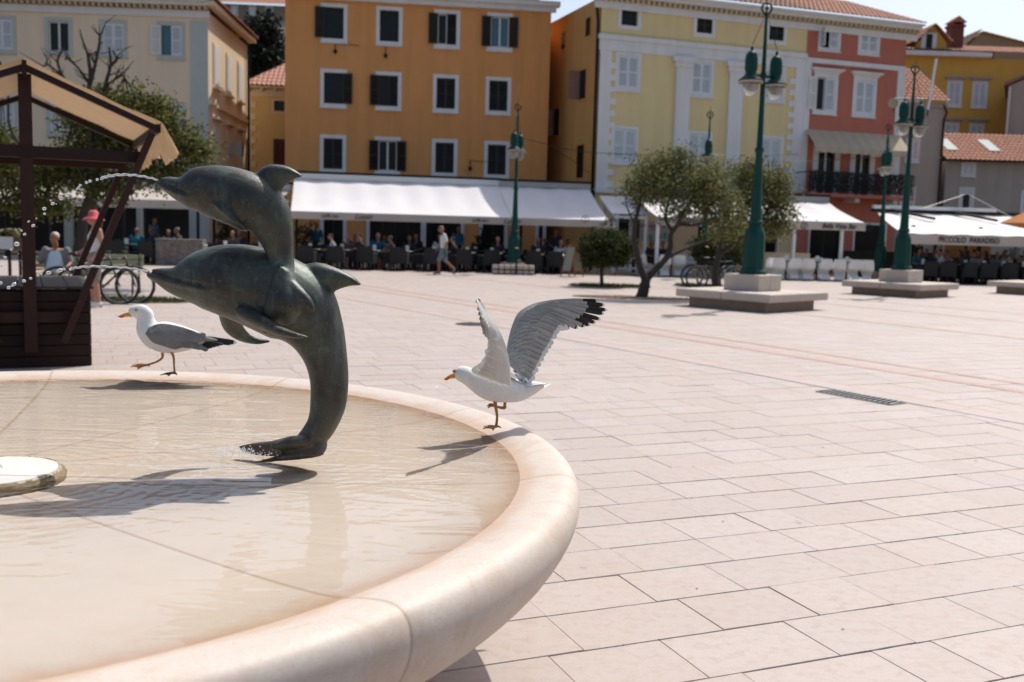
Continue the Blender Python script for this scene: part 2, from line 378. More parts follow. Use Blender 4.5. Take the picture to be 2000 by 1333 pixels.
# ================================================================ FOUNTAIN
def rimmat():
    t = newmat('polished_fountain_stone'); co = t.n('TexCoord').outputs['Object']; n = t.noise(1.6, 6, .6, co)
    k = t.mixc(n, (.56, .487, .42), (.615, .55, .485)); k = t.mixc(t.math('MULTIPLY', t.ramp(t.noise(6, 7, .7, co, .8), [(.48, (0, 0, 0)), (.68, (1, 1, 1))]), .36), k, (.45, .29, .19)); k = t.mixc(t.math('MULTIPLY', t.ramp(t.noise(130, 5, .7, co), [(.40, (1, 1, 1)), (.58, (0, 0, 0))]), .25), k, (.40, .30, .23))
    sx = t.n('SeparateXYZ'); t.l(co, sx.inputs[0]); r2 = t.math('SQRT', t.math('ADD', t.math('POWER', sx.outputs[0], 2), t.math('POWER', sx.outputs[1], 2)))
    wob = t.math('ADD', r2, t.math('MULTIPLY', t.math('SUBTRACT', t.noise(5, 5, .6, co), .5), .16))
    ring = t.ramp(t.math('SUBTRACT', wob, 1.0), [(.78, (0, 0, 0)), (.875, (.9, .9, .9)), (.90, (.75, .75, .75)), (.95, (0, 0, 0))])     # damp mineral stain at the waterline
    k = t.mixc(t.math('MULTIPLY', ring, .55), k, (.46, .24, .11))
    fl = t.ramp(t.math('SUBTRACT', wob, 1.0), [(.60, (1, 1, 1)), (.88, (0, 0, 0))]); k = t.mixc(t.math('MULTIPLY', fl, .8), k, (.675, .595, .525))
    an = t.math('FRACT', t.math('ADD', t.math('MULTIPLY', t.math('ARCTAN2', sx.outputs[1], sx.outputs[0]), 10 / (2 * pi)), 10 + 1.5 / 36))
    dl = t.math('MULTIPLY', t.math('SUBTRACT', .5, t.math('ABSOLUTE', t.math('SUBTRACT', an, .5))), t.math('MULTIPLY', r2, .628))
    sm = t.ramp(t.math('ADD', dl, t.math('MULTIPLY', t.noise(30, 4, .6, co), .004)), [(.0035, (1, 1, 1)), (.012, (0, 0, 0))]); k = t.mixc(t.math('MULTIPLY', sm, .42), k, (.36, .22, .12))
    sp = t.ramp(t.noise(60, 3, .6, co), [(.70, (0, 0, 0)), (.76, (1, 1, 1))]); k = t.mixc(t.math('MULTIPLY', sp, .35), k, (.18, .12, .09))
    mp = t.n('Mapping'); mp.inputs['Scale'].default_value = (7, 7, 1.2); t.l(co, mp.inputs[0])
    run = t.ramp(t.noise(1.0, 5, .6, mp.outputs[0]), [(.5, (0, 0, 0)), (.75, (1, 1, 1))])
    low = t.ramp(t.math('SUBTRACT', .74, sx.outputs[2]), [(.02, (0, 0, 0)), (.10, (1, 1, 1))])
    k = t.mixc(t.math('MULTIPLY', t.math('MULTIPLY', run, low), .5), k, (.33, .22, .14))
    t.l(k, t.b.inputs['Base Color']); t.l(t.math('ADD', t.math('MULTIPLY', n, .3), .42), t.b.inputs['Roughness']); t.b.inputs['Specular IOR Level'].default_value = .35
    t.l(t.bump(t.noise(45, 6, .7, co), .12, .003), t.b.inputs['Normal']); return t.m
MT['rim'] = rimmat()
FT = thing('fountain', 'round pink stone fountain bowl full of shallow water', 'fountain', FC)
prof = [(.02, .694), (.8, .697), (1.4, .704), (1.70, .714), (1.83, .724), (1.885, .733), (1.93, .744), (1.97, .752), (2.01, .757), (2.04, .756), (2.065, .745), (2.080, .724), (2.087, .696), (2.085, .66), (2.066, .61), (2.02, .545), (1.93, .47), (1.74, .375), (1.4, .28), (1.0, .21), (.62, .18)]
pc = crom(prof, 3)
for k in range(10):
    a0 = radians(-1.5 + 36 * k); mb = MB(); e = .0004; n = 18; R = []
    for i in range(n + 1):
        a = a0 + radians(36) * i / n; dip = .0008 if i in (0, n) else 0
        row = []
        for (r, z) in pc:
            aa = a + (e / r if i == 0 else (-e / r if i == n else 0)); aa = aa if 0 < i < n else aa
            row.append(((r - dip) * cos(aa), (r - dip) * sin(aa), z - dip * .6))
        R.append(row)
    R.insert(1, [mix(V(p), V(q), .012 * 18 / 4) for p, q in zip(R[0], R[1])]); R[1] = [V((p[0], p[1], p[2])) * 1 for p in R[1]]
    for j, (r, z) in enumerate(pc):
        aa = a0 + .006 / max(r, .4); R[1][j] = V((r * cos(aa), r * sin(aa), z))
        ab = a0 + radians(36) - .006 / max(r, .4)
        if j == 0: tail = []
        tail.append(V((r * cos(ab), r * sin(ab), z)))
    R.insert(-1, tail)
    mb.rows(R); mb.build('bowl_segment', MT['rim'], FT, smooth=True)
MB().lathe([(.7, 0), (.7, .08), (.5, .14), (.42, .2), (.6, .21)], 40).build('pedestal', MT['rim'], FT, smooth=True)
# water: a clear film, mirror by Fresnel, rippled by the jet, the statue and the bird
def watermat():
    t = newmat('clear_rippled_water'); t.t.nodes.remove(t.b); co = t.n('TexCoord').outputs['Object']
    def rings(cx, cy, sc, dist, fall):
        mp = t.n('Mapping'); mp.inputs['Location'].default_value = (-cx, -cy, 0); t.l(co, mp.inputs[0])
        wv = t.n('TexWave', wave_type='RINGS', rings_direction='Z', Scale=sc, Distortion=dist, Detail=3, wave_profile='SIN'); wv.inputs['Detail Scale'].default_value = 1.4
        t.l(mp.outputs[0], wv.inputs['Vector']); ln = t.n('VectorMath', operation='LENGTH'); t.l(mp.outputs[0], ln.inputs[0])
        return t.math('MULTIPLY', wv.outputs['Fac'], t.math('POWER', fall, t.math('MULTIPLY', ln.outputs['Value'], 4)))
    h = t.math('ADD', rings(.22, -.17, 6, 5.5, .5), rings(.95, .28, 6, 6, .42)); h = t.math('ADD', h, t.math('MULTIPLY', rings(1.62, .42, 9, 5, .2), 1.6))
    mq = t.n('Mapping'); mq.inputs['Location'].default_value = (-1.66, -.30, 0); t.l(co, mq.inputs[0]); lq = t.n('VectorMath', operation='LENGTH'); t.l(mq.outputs[0], lq.inputs[0]); spl = t.ramp(lq.outputs['Value'], [(.12, (1, 1, 1)), (.50, (0, 0, 0))]); h = t.math('ADD', h, t.math('MULTIPLY', spl, t.math('ADD', t.math('MULTIPLY', t.noise(22, 4, .6, co, .8), 2.4), t.math('MULTIPLY', t.noise(70, 3, .6, co), 1.4))))
    mp = t.n('Mapping'); mp.inputs['Scale'].default_value = (1, 2.6, 1); mp.inputs['Rotation'].default_value = (0, 0, .15); t.l(co, mp.inputs[0])
    h = t.math('ADD', h, t.math('MULTIPLY', t.noise(2.6, 2, .5, mp.outputs[0], .8), 1.1)); h = t.math('ADD', h, t.math('MULTIPLY', t.noise(11, 2, .5, mp.outputs[0], .4), .10))
    nb_ = t.bump(h, .34, .012)
    fr = t.n('Fresnel', IOR=1.40); t.l(nb_, fr.inputs['Normal']); gl = t.n('BsdfGlossy', Roughness=.03); t.l(nb_, gl.inputs['Normal'])
    tp = t.n('BsdfTransparent'); tp.inputs[0].default_value = (.98, .97, .95, 1); ms = t.n('MixShader')
    t.l(fr.outputs[0], ms.inputs[0]); t.l(tp.outputs[0], ms.inputs[1]); t.l(gl.outputs[0], ms.inputs[2]); t.l(ms.outputs[0], t.out.inputs[0]); return t.m
mb = MB(); R = []
for i in range(1, 30):
    r = 1.912 * i / 29; R.append([(r * cos(a), r * sin(a), .734) for a in [2 * pi * k / 90 for k in range(90)]])
mb.rows(R, closed=True); b0 = len(mb.v); mb.add([(0, 0, .734)] + R[0], [(0, 1 + k, 1 + (k + 1) % 90) for k in range(90)])
wo = mb.build('water', watermat(), smooth=True, kind='structure'); wo.location = FC
# the round stone disc with the spout at the middle of the bowl
NC = atZ(-17, 915, .74); NP = thing('spout_disc', 'white round stone disc awash in the middle of the bowl', 'spout', (NC.x, NC.y, .689))
MB().lathe([(.001, .052), (.05, .053), (.055, .048), (.195, .046), (.210, .042), (.216, .034), (.214, .0)], 48).build('disc', mat('white_worn_stone', (.60, .57, .52), .5, 0, .12, 14, .5, 40), NP, smooth=True)
MB().lathe([(.0, .058), (.03, .058), (.034, .052)], 24).build('spout_ring', MT['grey_metal'], NP, smooth=True)
pb = MB(); random.seed(3); RR = []
for z, rr in ((.0, .219), (.012, .223), (.026, .223), (.037, .218), (.043, .209)): RR.append([((rr + random.uniform(-.0045, .003)) * cos(a), (rr + random.uniform(-.0045, .003)) * sin(a), z + random.uniform(-.002, .002)) for a in [2 * pi * k / 130 for k in range(130)]])
pb.rows(RR, closed=True)
pb.build('rough_edge', mat('algae_stone', (.36, .30, .19), .97, 0, .4, 30, .5), NP, smooth=True)
# ================================================================ DOLPHIN STATUE
def bronze():
    t = newmat('weathered_bronze'); co = t.n('TexCoord').outputs['Object']
    n = t.noise(5, 8, .68, co, .4); k = t.ramp(n, [(.30, (.014, .014, .011)), (.44, (.040, .037, .030)), (.57, (.054, .066, .053)), (.70, (.15, .195, .155))])
    mp = t.n('Mapping'); mp.inputs['Scale'].default_value = (16, 16, 2.2); t.l(co, mp.inputs[0])
    st = t.ramp(t.noise(1.2, 6, .65, mp.outputs[0], .5), [(.50, (0, 0, 0)), (.70, (1, 1, 1))]); k = t.mixc(t.math('MULTIPLY', st, .6), k, (.105, .135, .12))
    sx = t.n('SeparateXYZ'); t.l(co, sx.inputs[0])
    w_ = t.ramp(t.math('ADD', sx.outputs[2], t.math('MULTIPLY', t.noise(9, 4, .6, co), .12)), [(.08, (1, 1, 1)), (.27, (0, 0, 0))]); k = t.mixc(t.math('MULTIPLY', w_, .8), k, (.115, .055, .026))
    sp = t.ramp(t.noise(75, 4, .6, co), [(.60, (0, 0, 0)), (.72, (1, 1, 1))]); k = t.mixc(t.math('MULTIPLY', sp, .38), k, (.18, .215, .185))
    pit = t.ramp(t.noise(38, 2, .5, co), [(.22, (1, 1, 1)), (.29, (0, 0, 0))]); k = t.mixc(t.math('MULTIPLY', pit, .6), k, (.008, .008, .007))
    t.l(k, t.b.inputs['Base Color']); t.b.inputs['Metallic'].default_value = .25; t.b.inputs['Specular IOR Level'].default_value = .5
    t.l(t.math('ADD', t.math('MULTIPLY', n, .38), .27), t.b.inputs['Roughness'])
    b = t.bump(t.noise(22, 6, .65, co), .18, .008); b = t.bump(t.noise(110, 4, .7, co), .4, .003, b); t.l(b, t.b.inputs['Normal']); return t.m
MT['bronze'] = bronze()
Y0 = 3.47; PX = Y0 / F_PX
def DP(p, y): return atY(p[0], p[1], y)
def fin(mb, lead, trail, thick, n=7, m=10, mi=0):
    """lead, trail: (px, py, Y) polylines root to tip; a lens-shaped blade between them."""
    L = crom(lead, n); T = crom(trail, n); k_ = min(len(L), len(T)); R = []
    for i in range(k_):
        a = DP(L[i], L[i][2]); b = DP(T[i], T[i][2]); s = i / (k_ - 1); th = thick * (1 - .75 * s)
        span = (DP(L[min(i + 1, k_ - 1)], L[min(i + 1, k_ - 1)][2]) - DP(L[max(0, i - 1)], L[max(0, i - 1)][2])); nrm = span.cross(b - a)
        nrm = nrm.normalized() if nrm.length > 1e-9 else V((0, 1, 0)); row = []
        for q in range(2 * m):
            t_ = q / m if q <= m else 2 - q / m; sg = 1 if q <= m else -1
            row.append(a.lerp(b, t_) + nrm * sg * (th * sin(pi * t_ ** .7) * .5 + .0035))
        R.append(row)
    mb.rows(R, mi, closed=True); b0 = len(mb.v)
    for r, rev in ((R[0], True), (R[-1], False)): mb.add(r, [list(range(len(r)))[::-1] if rev else list(range(len(r)))], mi)
def body(mb, pts, flat, n=28, steps=6):
    """pts: (px, py, radius px, Y)"""
    C = crom(pts, steps); mb.tube([DP(c, c[3]) for c in C], [max(.002, c[2] * PX) for c in C], n, flat=flat, side=(0, 1, 0))
def groove(me, parent, line, yc, w_=3.0, dep=.011, lip=.005):
    m = wm(parent); im = m.inverted(); P = [V((a, b)) for a, b in crom(line, 6)]
    for v in me.vertices:
        p = m @ v.co
        q = proj(p); q = V((q[0], q[1]))
        if q.x < line[0][0] - 25 or q.x > line[-1][0] + 25 or abs(q.y - line[len(line) // 2][1]) > 45: continue
        bi = min(range(len(P)), key=lambda i: (P[i] - q).length_squared); d = (P[bi] - q).length; below = q.y > P[bi].y
        fade = 1 - max(0, (bi - len(P) * .8) / (len(P) * .2)); k = -dep * exp(-(d / w_) ** 2) * fade
        if below: k += lip * exp(-((d - 7) / 5) ** 2) * fade
        nrm = v.normal.copy(); v.co += nrm * k
DB = atZ(565, 892, .70); DS = thing('dolphin_statue', 'weathered green bronze statue of two leaping dolphins spouting water in the fountain', 'statue', (DB.x, DB.y, .70))
mb = MB()
body(mb, [(291, 534, 6, Y0), (297, 536, 11, Y0), (316, 541, 18, Y0), (340, 548, 28, Y0), (364, 548, 42, Y0), (395, 546, 58, Y0), (440, 548, 71, Y0), (490, 558, 78, Y0), (545, 580, 81, Y0), (588, 608, 76, Y0),
          (617, 648, 57, Y0), (635, 695, 43.5, Y0), (643, 742, 38, Y0), (641, 788, 35.5, Y0), (630, 826, 30, Y0), (614, 850, 27, Y0 - .01), (588, 876, 22, Y0 - .02)], .88)
fin(mb, [(575, 522, Y0), (618, 512, Y0), (662, 525, Y0), (690, 540, Y0), (706, 556, Y0)], [(650, 620, Y0), (646, 580, Y0), (662, 567, Y0), (684, 560, Y0), (706, 558, Y0)], .075)
fin(mb, [(468, 592, Y0 - .11), (505, 612, Y0 - .155), (545, 636, Y0 - .19), (580, 650, Y0 - .205), (602, 657, Y0 - .21)], [(478, 632, Y0 - .10), (508, 645, Y0 - .145), (545, 657, Y0 - .185), (580, 662, Y0 - .205), (602, 660, Y0 - .21)], .052)
fin(mb, [(425, 600, Y0 + .09), (436, 640, Y0 + .13), (464, 664, Y0 + .16), (500, 673, Y0 + .18), (528, 669, Y0 + .19)], [(474, 628, Y0 + .08), (478, 640, Y0 + .12), (490, 653, Y0 + .16), (508, 661, Y0 + .18), (528, 664, Y0 + .19)], .05)
fin(mb, [(626, 838, Y0 + .01), (590, 852, Y0 + .05), (540, 862, Y0 + .09), (500, 866, Y0 + .12), (468, 872, Y0 + .13)], [(610, 880, Y0 - .03), (580, 892, Y0), (540, 893, Y0 + .03), (500, 890, Y0 + .08), (470, 880, Y0 + .12)], .06)
fin(mb, [(640, 862, Y0 - .01), (640, 872, Y0 - .03), (637, 882, Y0 - .05), (632, 890, Y0 - .07)], [(570, 870, Y0 - .02), (550, 885, Y0 - .06), (520, 897, Y0 - .1), (480, 905, Y0 - .13)], .05)
mb.tube([DP((606, 862), Y0 - .04), DP((570, 866), Y0 - .06), DP((530, 871), Y0 - .075)], [.02, .026, .016], 10, flat=1.6, side=(0, 1, 0))
me = remesh(mb, 'dolphin', MT['bronze'], .0052, 5, DS, True)
groove(me, DS, [(293, 531), (315, 537), (340, 546), (378, 556), (408, 562)], Y0)
lower = obj('dolphin', me, DS); lower['label'] = 'lower dolphin, larger, standing on its flukes in the water'
mb = MB(); YU = 3.41
body(mb, [(309, 354, 5, YU), (314, 356, 9, YU), (330, 361, 16, YU), (350, 369, 23, YU), (370, 371, 36, YU), (394, 371, 44.5, YU), (425, 376, 51.5, YU), (462, 386, 55, YU), (498, 402, 55.5, YU), (523, 424, 46.5, YU), (537, 455, 36, YU + .005),
          (546, 490, 27, YU + .01), (551, 525, 24.5, YU - .0), (555, 560, 27, YU - .03), (560, 595, 36, YU - .04), (565, 630, 22, YU - .03)], .86)
fin(mb, [(490, 345, YU), (518, 322, YU), (552, 322, YU), (575, 331, YU), (591, 344, YU)], [(556, 424, YU), (546, 388, YU), (556, 366, YU), (574, 352, YU), (591, 346, YU)], .06)
fin(mb, [(415, 398, YU - .072), (430, 414, YU - .078), (452, 431, YU - .078), (476, 446, YU - .074), (492, 455, YU - .07)], [(438, 400, YU - .080), (452, 414, YU - .084), (466, 430, YU - .082), (482, 446, YU - .075), (492, 454, YU - .07)], .022)
fin(mb, [(540, 520, YU - .02), (525, 560, YU - .05), (516, 600, YU - .06), (507, 640, YU - .05)], [(575, 540, YU - .03), (560, 580, YU - .06), (545, 625, YU - .07), (520, 655, YU - .06)], .05)
fin(mb, [(560, 530, YU - .02), (590, 560, YU - .05), (610, 585, YU - .06), (616, 606, YU - .055)], [(548, 560, YU - .03), (565, 600, YU - .06), (590, 615, YU - .06), (612, 612, YU - .055)], .05)
me = remesh(mb, 'dolphin', MT['bronze'], .0050, 5, DS, True)
groove(me, DS, [(310, 352), (325, 360), (345, 370), (367, 378)], YU, 2.6, .009, .004)
upper = obj('dolphin', me, DS); upper['label'] = 'upper dolphin, smaller, rising over the back of the other'
for (p, o_, yy, r) in (((437, 545), lower, Y0, .121), ((392, 366), upper, YU, .077)):
    e = MB(); c = DP(p, yy - r * .88 + .003); e.ell(c, (.011, .007, .008), 8); e.tube([c + V((.017 * cos(a), -.002, .012 * sin(a))) for a in [2 * pi * k / 14 for k in range(15)]], .0035, 5)
    e.build('eye', MT['bronze'], o_, smooth=True, world=True)
# spouting water: glassy streams that break into drops
t = newmat('glassy_water'); t.b.inputs['Transmission Weight'].default_value = .9; t.b.inputs['Roughness'].default_value = .04; t.b.inputs['IOR'].default_value = 1.33; t.b.inputs['Base Color'].default_value = (.95, .97, 1, 1); MT['drop'] = t.m
def jet(label, path, drops, y, r0):
    o = thing('water_jet', label, 'water jet', DP(path[0], y), group='water spouted by the dolphins')
    C = crom(path, 9); mb = MB(); n = len(C)
    mb.tube([DP((c[0], c[1] + .8 * sin(i * 1.3)), y + .002 * sin(i)) for i, c in enumerate(C)], [r0 * (.65 + .55 * i / n) * (1 + .22 * sin(i * 2.1) * i / n) for i in range(n)], 8)
    mb.build('stream', MT['drop'], o, smooth=True, world=True)
    for i, (px, py, r) in enumerate(drops):
        r *= random.uniform(.65, 1.1)
        d = MB(); a = random.uniform(-.6, .6); d.ell(DP((px, py), y + random.uniform(-.02, .02)), (r * PX * 1.25, r * PX, r * PX * random.uniform(.8, 1.1)), 9, M.Rotation(a, 3, 'Y')); d.build('droplet', MT['drop'], o, smooth=True, world=True)
random.seed(11)
jet('arc of water from the upper dolphin, breaking into drops across the stall post', [(309, 352), (280, 345), (245, 341.5), (215, 344), (196, 349)],
    [(190, 351, 3), (176, 354, 3.2), (169, 357, 3), (157, 362, 3.4), (154, 366, 2), (151, 369, 3), (139, 377, 3), (133, 381, 3.2), (133, 388, 1.4), (119.5, 388, 3), (99, 392, 2.4), (103, 398, 3.2), (110, 399, 1), (86.5, 408, 3.2), (87, 418, 3.3), (71, 427, 2), (56, 433, 3), (65, 441, 3), (42, 451, 2.4), (48, 458, 3.6), (33, 477, 3.8), (22, 488, 2.8), (10, 503, 3.8), (36, 496, 1), (40, 509, 1), (3, 520, 2.6)], YU, .0042)
jet('flatter arc of water from the lower dolphin, breaking into drops over the stall counter', [(291, 531), (262, 525), (225, 522), (185, 520.5), (150, 523), (137, 525.5)],
    [(125, 526, 3), (118, 528, 3.6), (114, 529.5, 2.6), (95, 533, 3.8), (81, 536, 2.8), (74, 538, 3), (60, 544, 3.6), (47, 549, 3.6), (28, 555, 3.4), (24, 558, 2.8), (17, 562, 3.4), (1, 553, 3)], Y0, .0036)
sp = MB(); random.seed(5)
for k in range(420):
    s = random.random() ** .8; px = 545 - 130 * s; py = 880 + random.gauss(0, 7) + 4 * s; c = atZ(px, py, .736); r = random.uniform(.0012, .0036) * (1 - .4 * s)
    sp.ell((c.x, c.y, .736 + abs(random.gauss(0, .012)) * (1 - s)), (r, r, r * .8), 5)
sp = tag(sp.build('foam', mat('white_foam', (.75, .80, .82), .4, 0, .05, 5, 0), smooth=True), 'white foam and spray where water spills over the statue flukes', 'foam', kind='stuff')
sd_ = MB(); random.seed(15)  # splash drops whose white colour stands in for sparkle on the water
for k in range(260):
    c = atZ(random.gauss(950, 34), random.gauss(888, 24), .736)
    if (c - FC).length > 1.96: continue
    r = random.uniform(.0006, .0016); sd_.ell((c.x, c.y, .736 + abs(random.gauss(0, .008))), (r, r, r), 5)
tag(sd_.build('splash_glint_drops', mat('glint_white', (.78, .80, .80), .35, 0, .05, 5, 0), smooth=True), 'tiny splash drops coloured white as sun glints on the water below the landing gull', 'splash', kind='stuff')
# ================================================================ GULLS
MT['white_feather'] = mat('white_feather', (.71, .71, .695), .85, 0, .08, 22, .55, 75, .006)
MT['grey_feather'] = mat('grey_feather', (.36, .35, .33), .8, 0, .25, 24, .35, 90, .004, ovar=.09)
MT['slate_feather'] = mat('dark_slate_feather', (.165, .163, .160), .8, 0, .35, 26, .5, 80, .006, col2=(.23, .228, .222), ovar=.14)
MT['black_feather'] = mat('black_feather', (.014, .012, .011), .6, 0, .25, 30, .4, 90)
MT['pale_feather'] = mat('pale_underwing_feather', (.64, .63, .605), .8, 0, .10, 14, .35, 60, .004, tr=.25, ovar=.03)
MT['beak'] = mat('yellow_beak', (.58, .27, .03), .4, 0, .12, 60, .05, 90)
MT['beak_red'] = mat('red_beak_spot', (.48, .045, .02), .4, 0, .1, 60, 0)
MT['gull_leg'] = mat('ochre_leg_skin', (.40, .17, .045), .55, 0, .25, 90, .4, 160, .001)
MT['gull_leg_dark'] = mat('wet_foot_skin', (.10, .05, .025), .45, 0, .3, 90, .4, 160, .001)
MT['iris'] = mat('pale_iris', (.55, .42, .18), .3, 0, .05, 20, 0)
MT['lid'] = mat('red_eyelid', (.35, .07, .03), .5, 0, .05, 20, 0)
def head_parts(o, B, eye, tip, base_t, base_b, y, hw, S):
    """beak, eyes; B builds world points from pixels"""
    mb = MB(); a0 = DP(tip, y); R = []; c0 = V((0, 0, 0)); n = 10
    for i in range(9):
        s = i / 8; top = V((mix(base_t[0], tip[0], s), mix(base_t[1], tip[1] - .6, s))); bot = V((mix(base_b[0], tip[0] + 1.2, s), mix(base_b[1], tip[1] + .6, s)))
        top.y -= 1.9 * sin(pi * s) * (1 if s < .8 else .8); bot.y += 2.6 * exp(-((s - .74) / .17) ** 2)
        c = (top + bot) / 2; h = abs(bot.y - top.y) / 2 * S; wd = max(.0022, hw * .42 * (1 - s) ** .6 + .002)
        R.append([DP((c.x, c.y), y) + V((0, wd * cos(q), h * sin(q))) for q in [2 * pi * k / n for k in range(n)]])
    mb.rows(R, closed=True); mb.add(R[0], [list(range(n))]); mb.add(R[-1], [list(range(n))])
    for i, f in enumerate(mb.f[:8 * n]):
        zc = sum(mb.v[j].z for j in f) / 4; ri = i // n; mid = sum(p.z for p in R[ri]) / n
        if 4 <= ri <= 6 and zc < mid: mb.m[i] = 1
    mb.build('beak', [MT['beak'], MT['beak_red']], o, smooth=True, world=True)
    ln = MB(); g0 = V((mix(base_t[0], base_b[0], .5) + 5, mix(base_t[1], base_b[1], .62) + .3)); ln.tube([DP((mix(g0.x, tip[0], s), mix(g0.y, tip[1] + .2, s)), y - max(.0016, hw * .40 * (1 - s) ** .7 + .0012) - .0003) for s in (0, .25, .5, .75)], .0007, 5)
    ln.build('gape', MT['lid'], o, world=True)
    for sg in (-1, 1):
        e = MB(); c = DP(eye, y + sg * hw); e.ell(c, (.0062, .0032, .0058), 10); ey = e.build('eye', MT['iris'], o, smooth=True, world=True)
        MB().ell(c + V((0, sg * .0021, 0)), (.0028, .0017, .0028), 8).build('pupil', MT['black_feather'], ey, world=False) if False else None
        p_ = MB().ell(c + V((0, sg * .0020, 0)), (.0028, .0018, .0028), 8); p_.build('pupil', MT['black_feather'], ey, smooth=True, world=True)
        l_ = MB(); l_.tube([c + V((.0066 * cos(q), sg * .0012, .0060 * sin(q))) for q in [2 * pi * k / 14 for k in range(15)]], .0011, 5); l_.build('eyelid', MT['lid'], ey, smooth=True, world=True)
def blade(a, b, w_, nrm, fr=(.6, .3, .1), mi=(0, 1, 2), bend=.0, n=8, tipr=.35):
    """one feather from a to b; material changes along the length"""
    a = V(a); b = V(b); ax = b - a; sd = ax.cross(V(nrm)).normalized(); up = sd.cross(ax).normalized(); mb = MB(); R = []; L = ax.length
    st = sorted(set([i / n for i in range(n + 1)] + [fr[0], fr[0] + fr[1], .96]))
    st = [s for s in st if 0 <= s <= 1]
    for s in st:
        wd = w_ * (.55 + .45 * min(1, s * 3)) * (1 if s < 1 - tipr * .4 else sqrt(max(.03, 1 - ((s - 1 + tipr * .4) / (tipr * .4)) ** 2)))
        c = a + ax * s + up * bend * L * sin(pi * s * .5); R.append([c - sd * wd, c + up * wd * .07, c + sd * wd])
    mb.rows(R)
    for i in range(len(st) - 1):
        s = (st[i] + st[i + 1]) / 2; k = mi[0] if s < fr[0] else (mi[1] if s < fr[0] + fr[1] else mi[2])
        mb.m[2 * i] = mb.m[2 * i + 1] = k
    return mb
def leg(o, pts, rs, toes, m, name='leg'):
    mb = MB(); mb.tube([V(p) for p in crom(pts, 3)], [r for r, in crom([(r,) for r in rs], 3)], 8); l_ = mb.build(name, MT['gull_leg'], o, smooth=True, world=True)
    f = MB(); an = V(toes[0]); T = [V(p) for p in toes[1:]]
    for tp in T: f.tube([an, an.lerp(tp, .5) + V((0, 0, .004)), tp], [.0052, .0042, .0022], 6)
    for a, b in zip(T, T[1:]):
        q = [an.lerp(a, .15), a.lerp(an, .08), (a + b) / 2 * .80 + an * .20, b.lerp(an, .08), an.lerp(b, .15)]; f.prism([p + V((0, 0, .001)) for p in q], (0, 0, .002))
    f.build('foot', m, l_, smooth=False, world=True)
# --- the gull walking along the far rim
G1 = atZ(338, 733, .761); y1 = G1.y; S1 = y1 / F_PX
o = thing('seagull', 'grey and white seagull walking along the back rim with one foot lifted', 'seagull', G1, group='seagulls on the fountain rim')
mb = MB(); PX_ = PX; PX = S1
pts = [(252, 610, 5), (258, 609, 10), (266, 609, 13), (275, 610, 15.5), (283, 615, 16), (285, 628, 18), (290, 643, 24), (305, 655, 29), (328, 660, 31), (352, 662, 27), (378, 664, 19), (402, 667, 11), (425, 669, 6)]
body(mb, [(a, b, c, y1) for a, b, c in pts], .80, 24, 5)
me = remesh(mb, 'body', MT['white_feather'], .0042, 5, o, True); obj('body', me, o)
head_parts(o, None, (266, 606), (229.5, 618.5), (257, 609.5), (259, 619.5), y1, .0315, S1)
top = [(284, 650), (292, 640), (312, 633), (340, 636), (372, 645), (400, 656), (425, 663)]; bot = [(284, 653), (298, 669), (318, 676), (342, 683), (362, 677), (395, 668), (425, 667)]
for sg in (-1, 1):
    wb = MB(); T_ = crom(top, 4); B_ = crom(bot, 4); R = []
    for i, (a, b) in enumerate(zip(T_, B_)):
        s = i / (len(T_) - 1); hw = .070 * (1 - .75 * s ** 1.6) * min(1, .72 + s * 2); row = []
        for k in range(9):
            u = k / 8; th = (.10 + .62 * u) * pi; row.append(DP((mix(a[0], b[0], u), mix(a[1], b[1], u)), y1 + sg * (hw * (.42 + .74 * sin(th) if u < .5 else .55 + .61 * sin(th)) + .008)))
        R.append(row)
    wb.rows(R); R2 = [[p + V((0, -sg * .006, 0)) for p in r] for r in R]; wb.rows(R2)
    wo = wb.build('wing', MT['slate_feather'], o, smooth=True, world=True)
    for r_, (cx, cy, ex, ey, L, wd, cnt, off) in enumerate([(300, 652, 345, 661, 26, 4.2, 9, .073), (318, 658, 372, 668, 34, 4.4, 9, .066), (300, 640, 372, 650, 30, 4.0, 10, .052)]):
        for k in range(cnt):
            s = k / (cnt - 1); x = mix(cx, ex, s); yy = mix(cy, ey, s) + random.uniform(-2.5, 2.5); hw = (off + .004 + .0015 * (k % 2)) * (1 - .35 * s)
            f = blade(DP((x, yy), y1 + sg * hw), DP((x + L, yy + L * .26 + (6 if r_ < 2 else -1)), y1 + sg * hw * .93), wd * S1, (0, sg, .1), (.97, .02, .01), (0, 0, 0), .02)
            f.build('feather', [MT['slate_feather'], MT['pale_feather']], wo, world=True)
    for k in range(8):                                # folded primaries: black with white tips
        a = (352 + 4 * k, 674 - 2.4 * k); b = (412 + 7.2 * k, 679 - 2.0 * k + (5 if k > 5 else 0)); yy = y1 + sg * (.030 - .002 * k)
        f = blade(DP(a, yy), DP(b, y1 + sg * (.012 + .002 * k)), 4.6 * S1, (0, sg, .25), (.40, .53, .07), (0, 1, 2), .0)
        f.build('feather', [MT['slate_feather'], MT['black_feather'], MT['white_feather']], wo, world=True)
tl = MB()
for k in range(7):
    yy = y1 + (k - 3) * .008; b_ = blade(DP((398, 666), y1 + (k - 3) * .004), DP((440 + random.uniform(-3, 3), 671), yy), 4 * S1, (0, 0, 1), (.9, .05, .05), (0, 0, 0), 0); tl.add(b_.v, b_.f)
tl.build('tail', MT['white_feather'], o, world=True)
an = DP((341, 728), y1 - .022)
leg(o, [DP((334, 686), y1 - .02), DP((339, 698), y1 - .02), DP((340, 715), y1 - .02), an], [.0085, .0065, .0052, .0058], [an + V((0, 0, .0)), (an.x - .022, an.y - .036, .764), (an.x - .072, an.y - .012, .764), (an.x - .05, an.y + .03, .764), (an.x + .012, an.y + .004, .764)], MT['gull_leg_dark'])
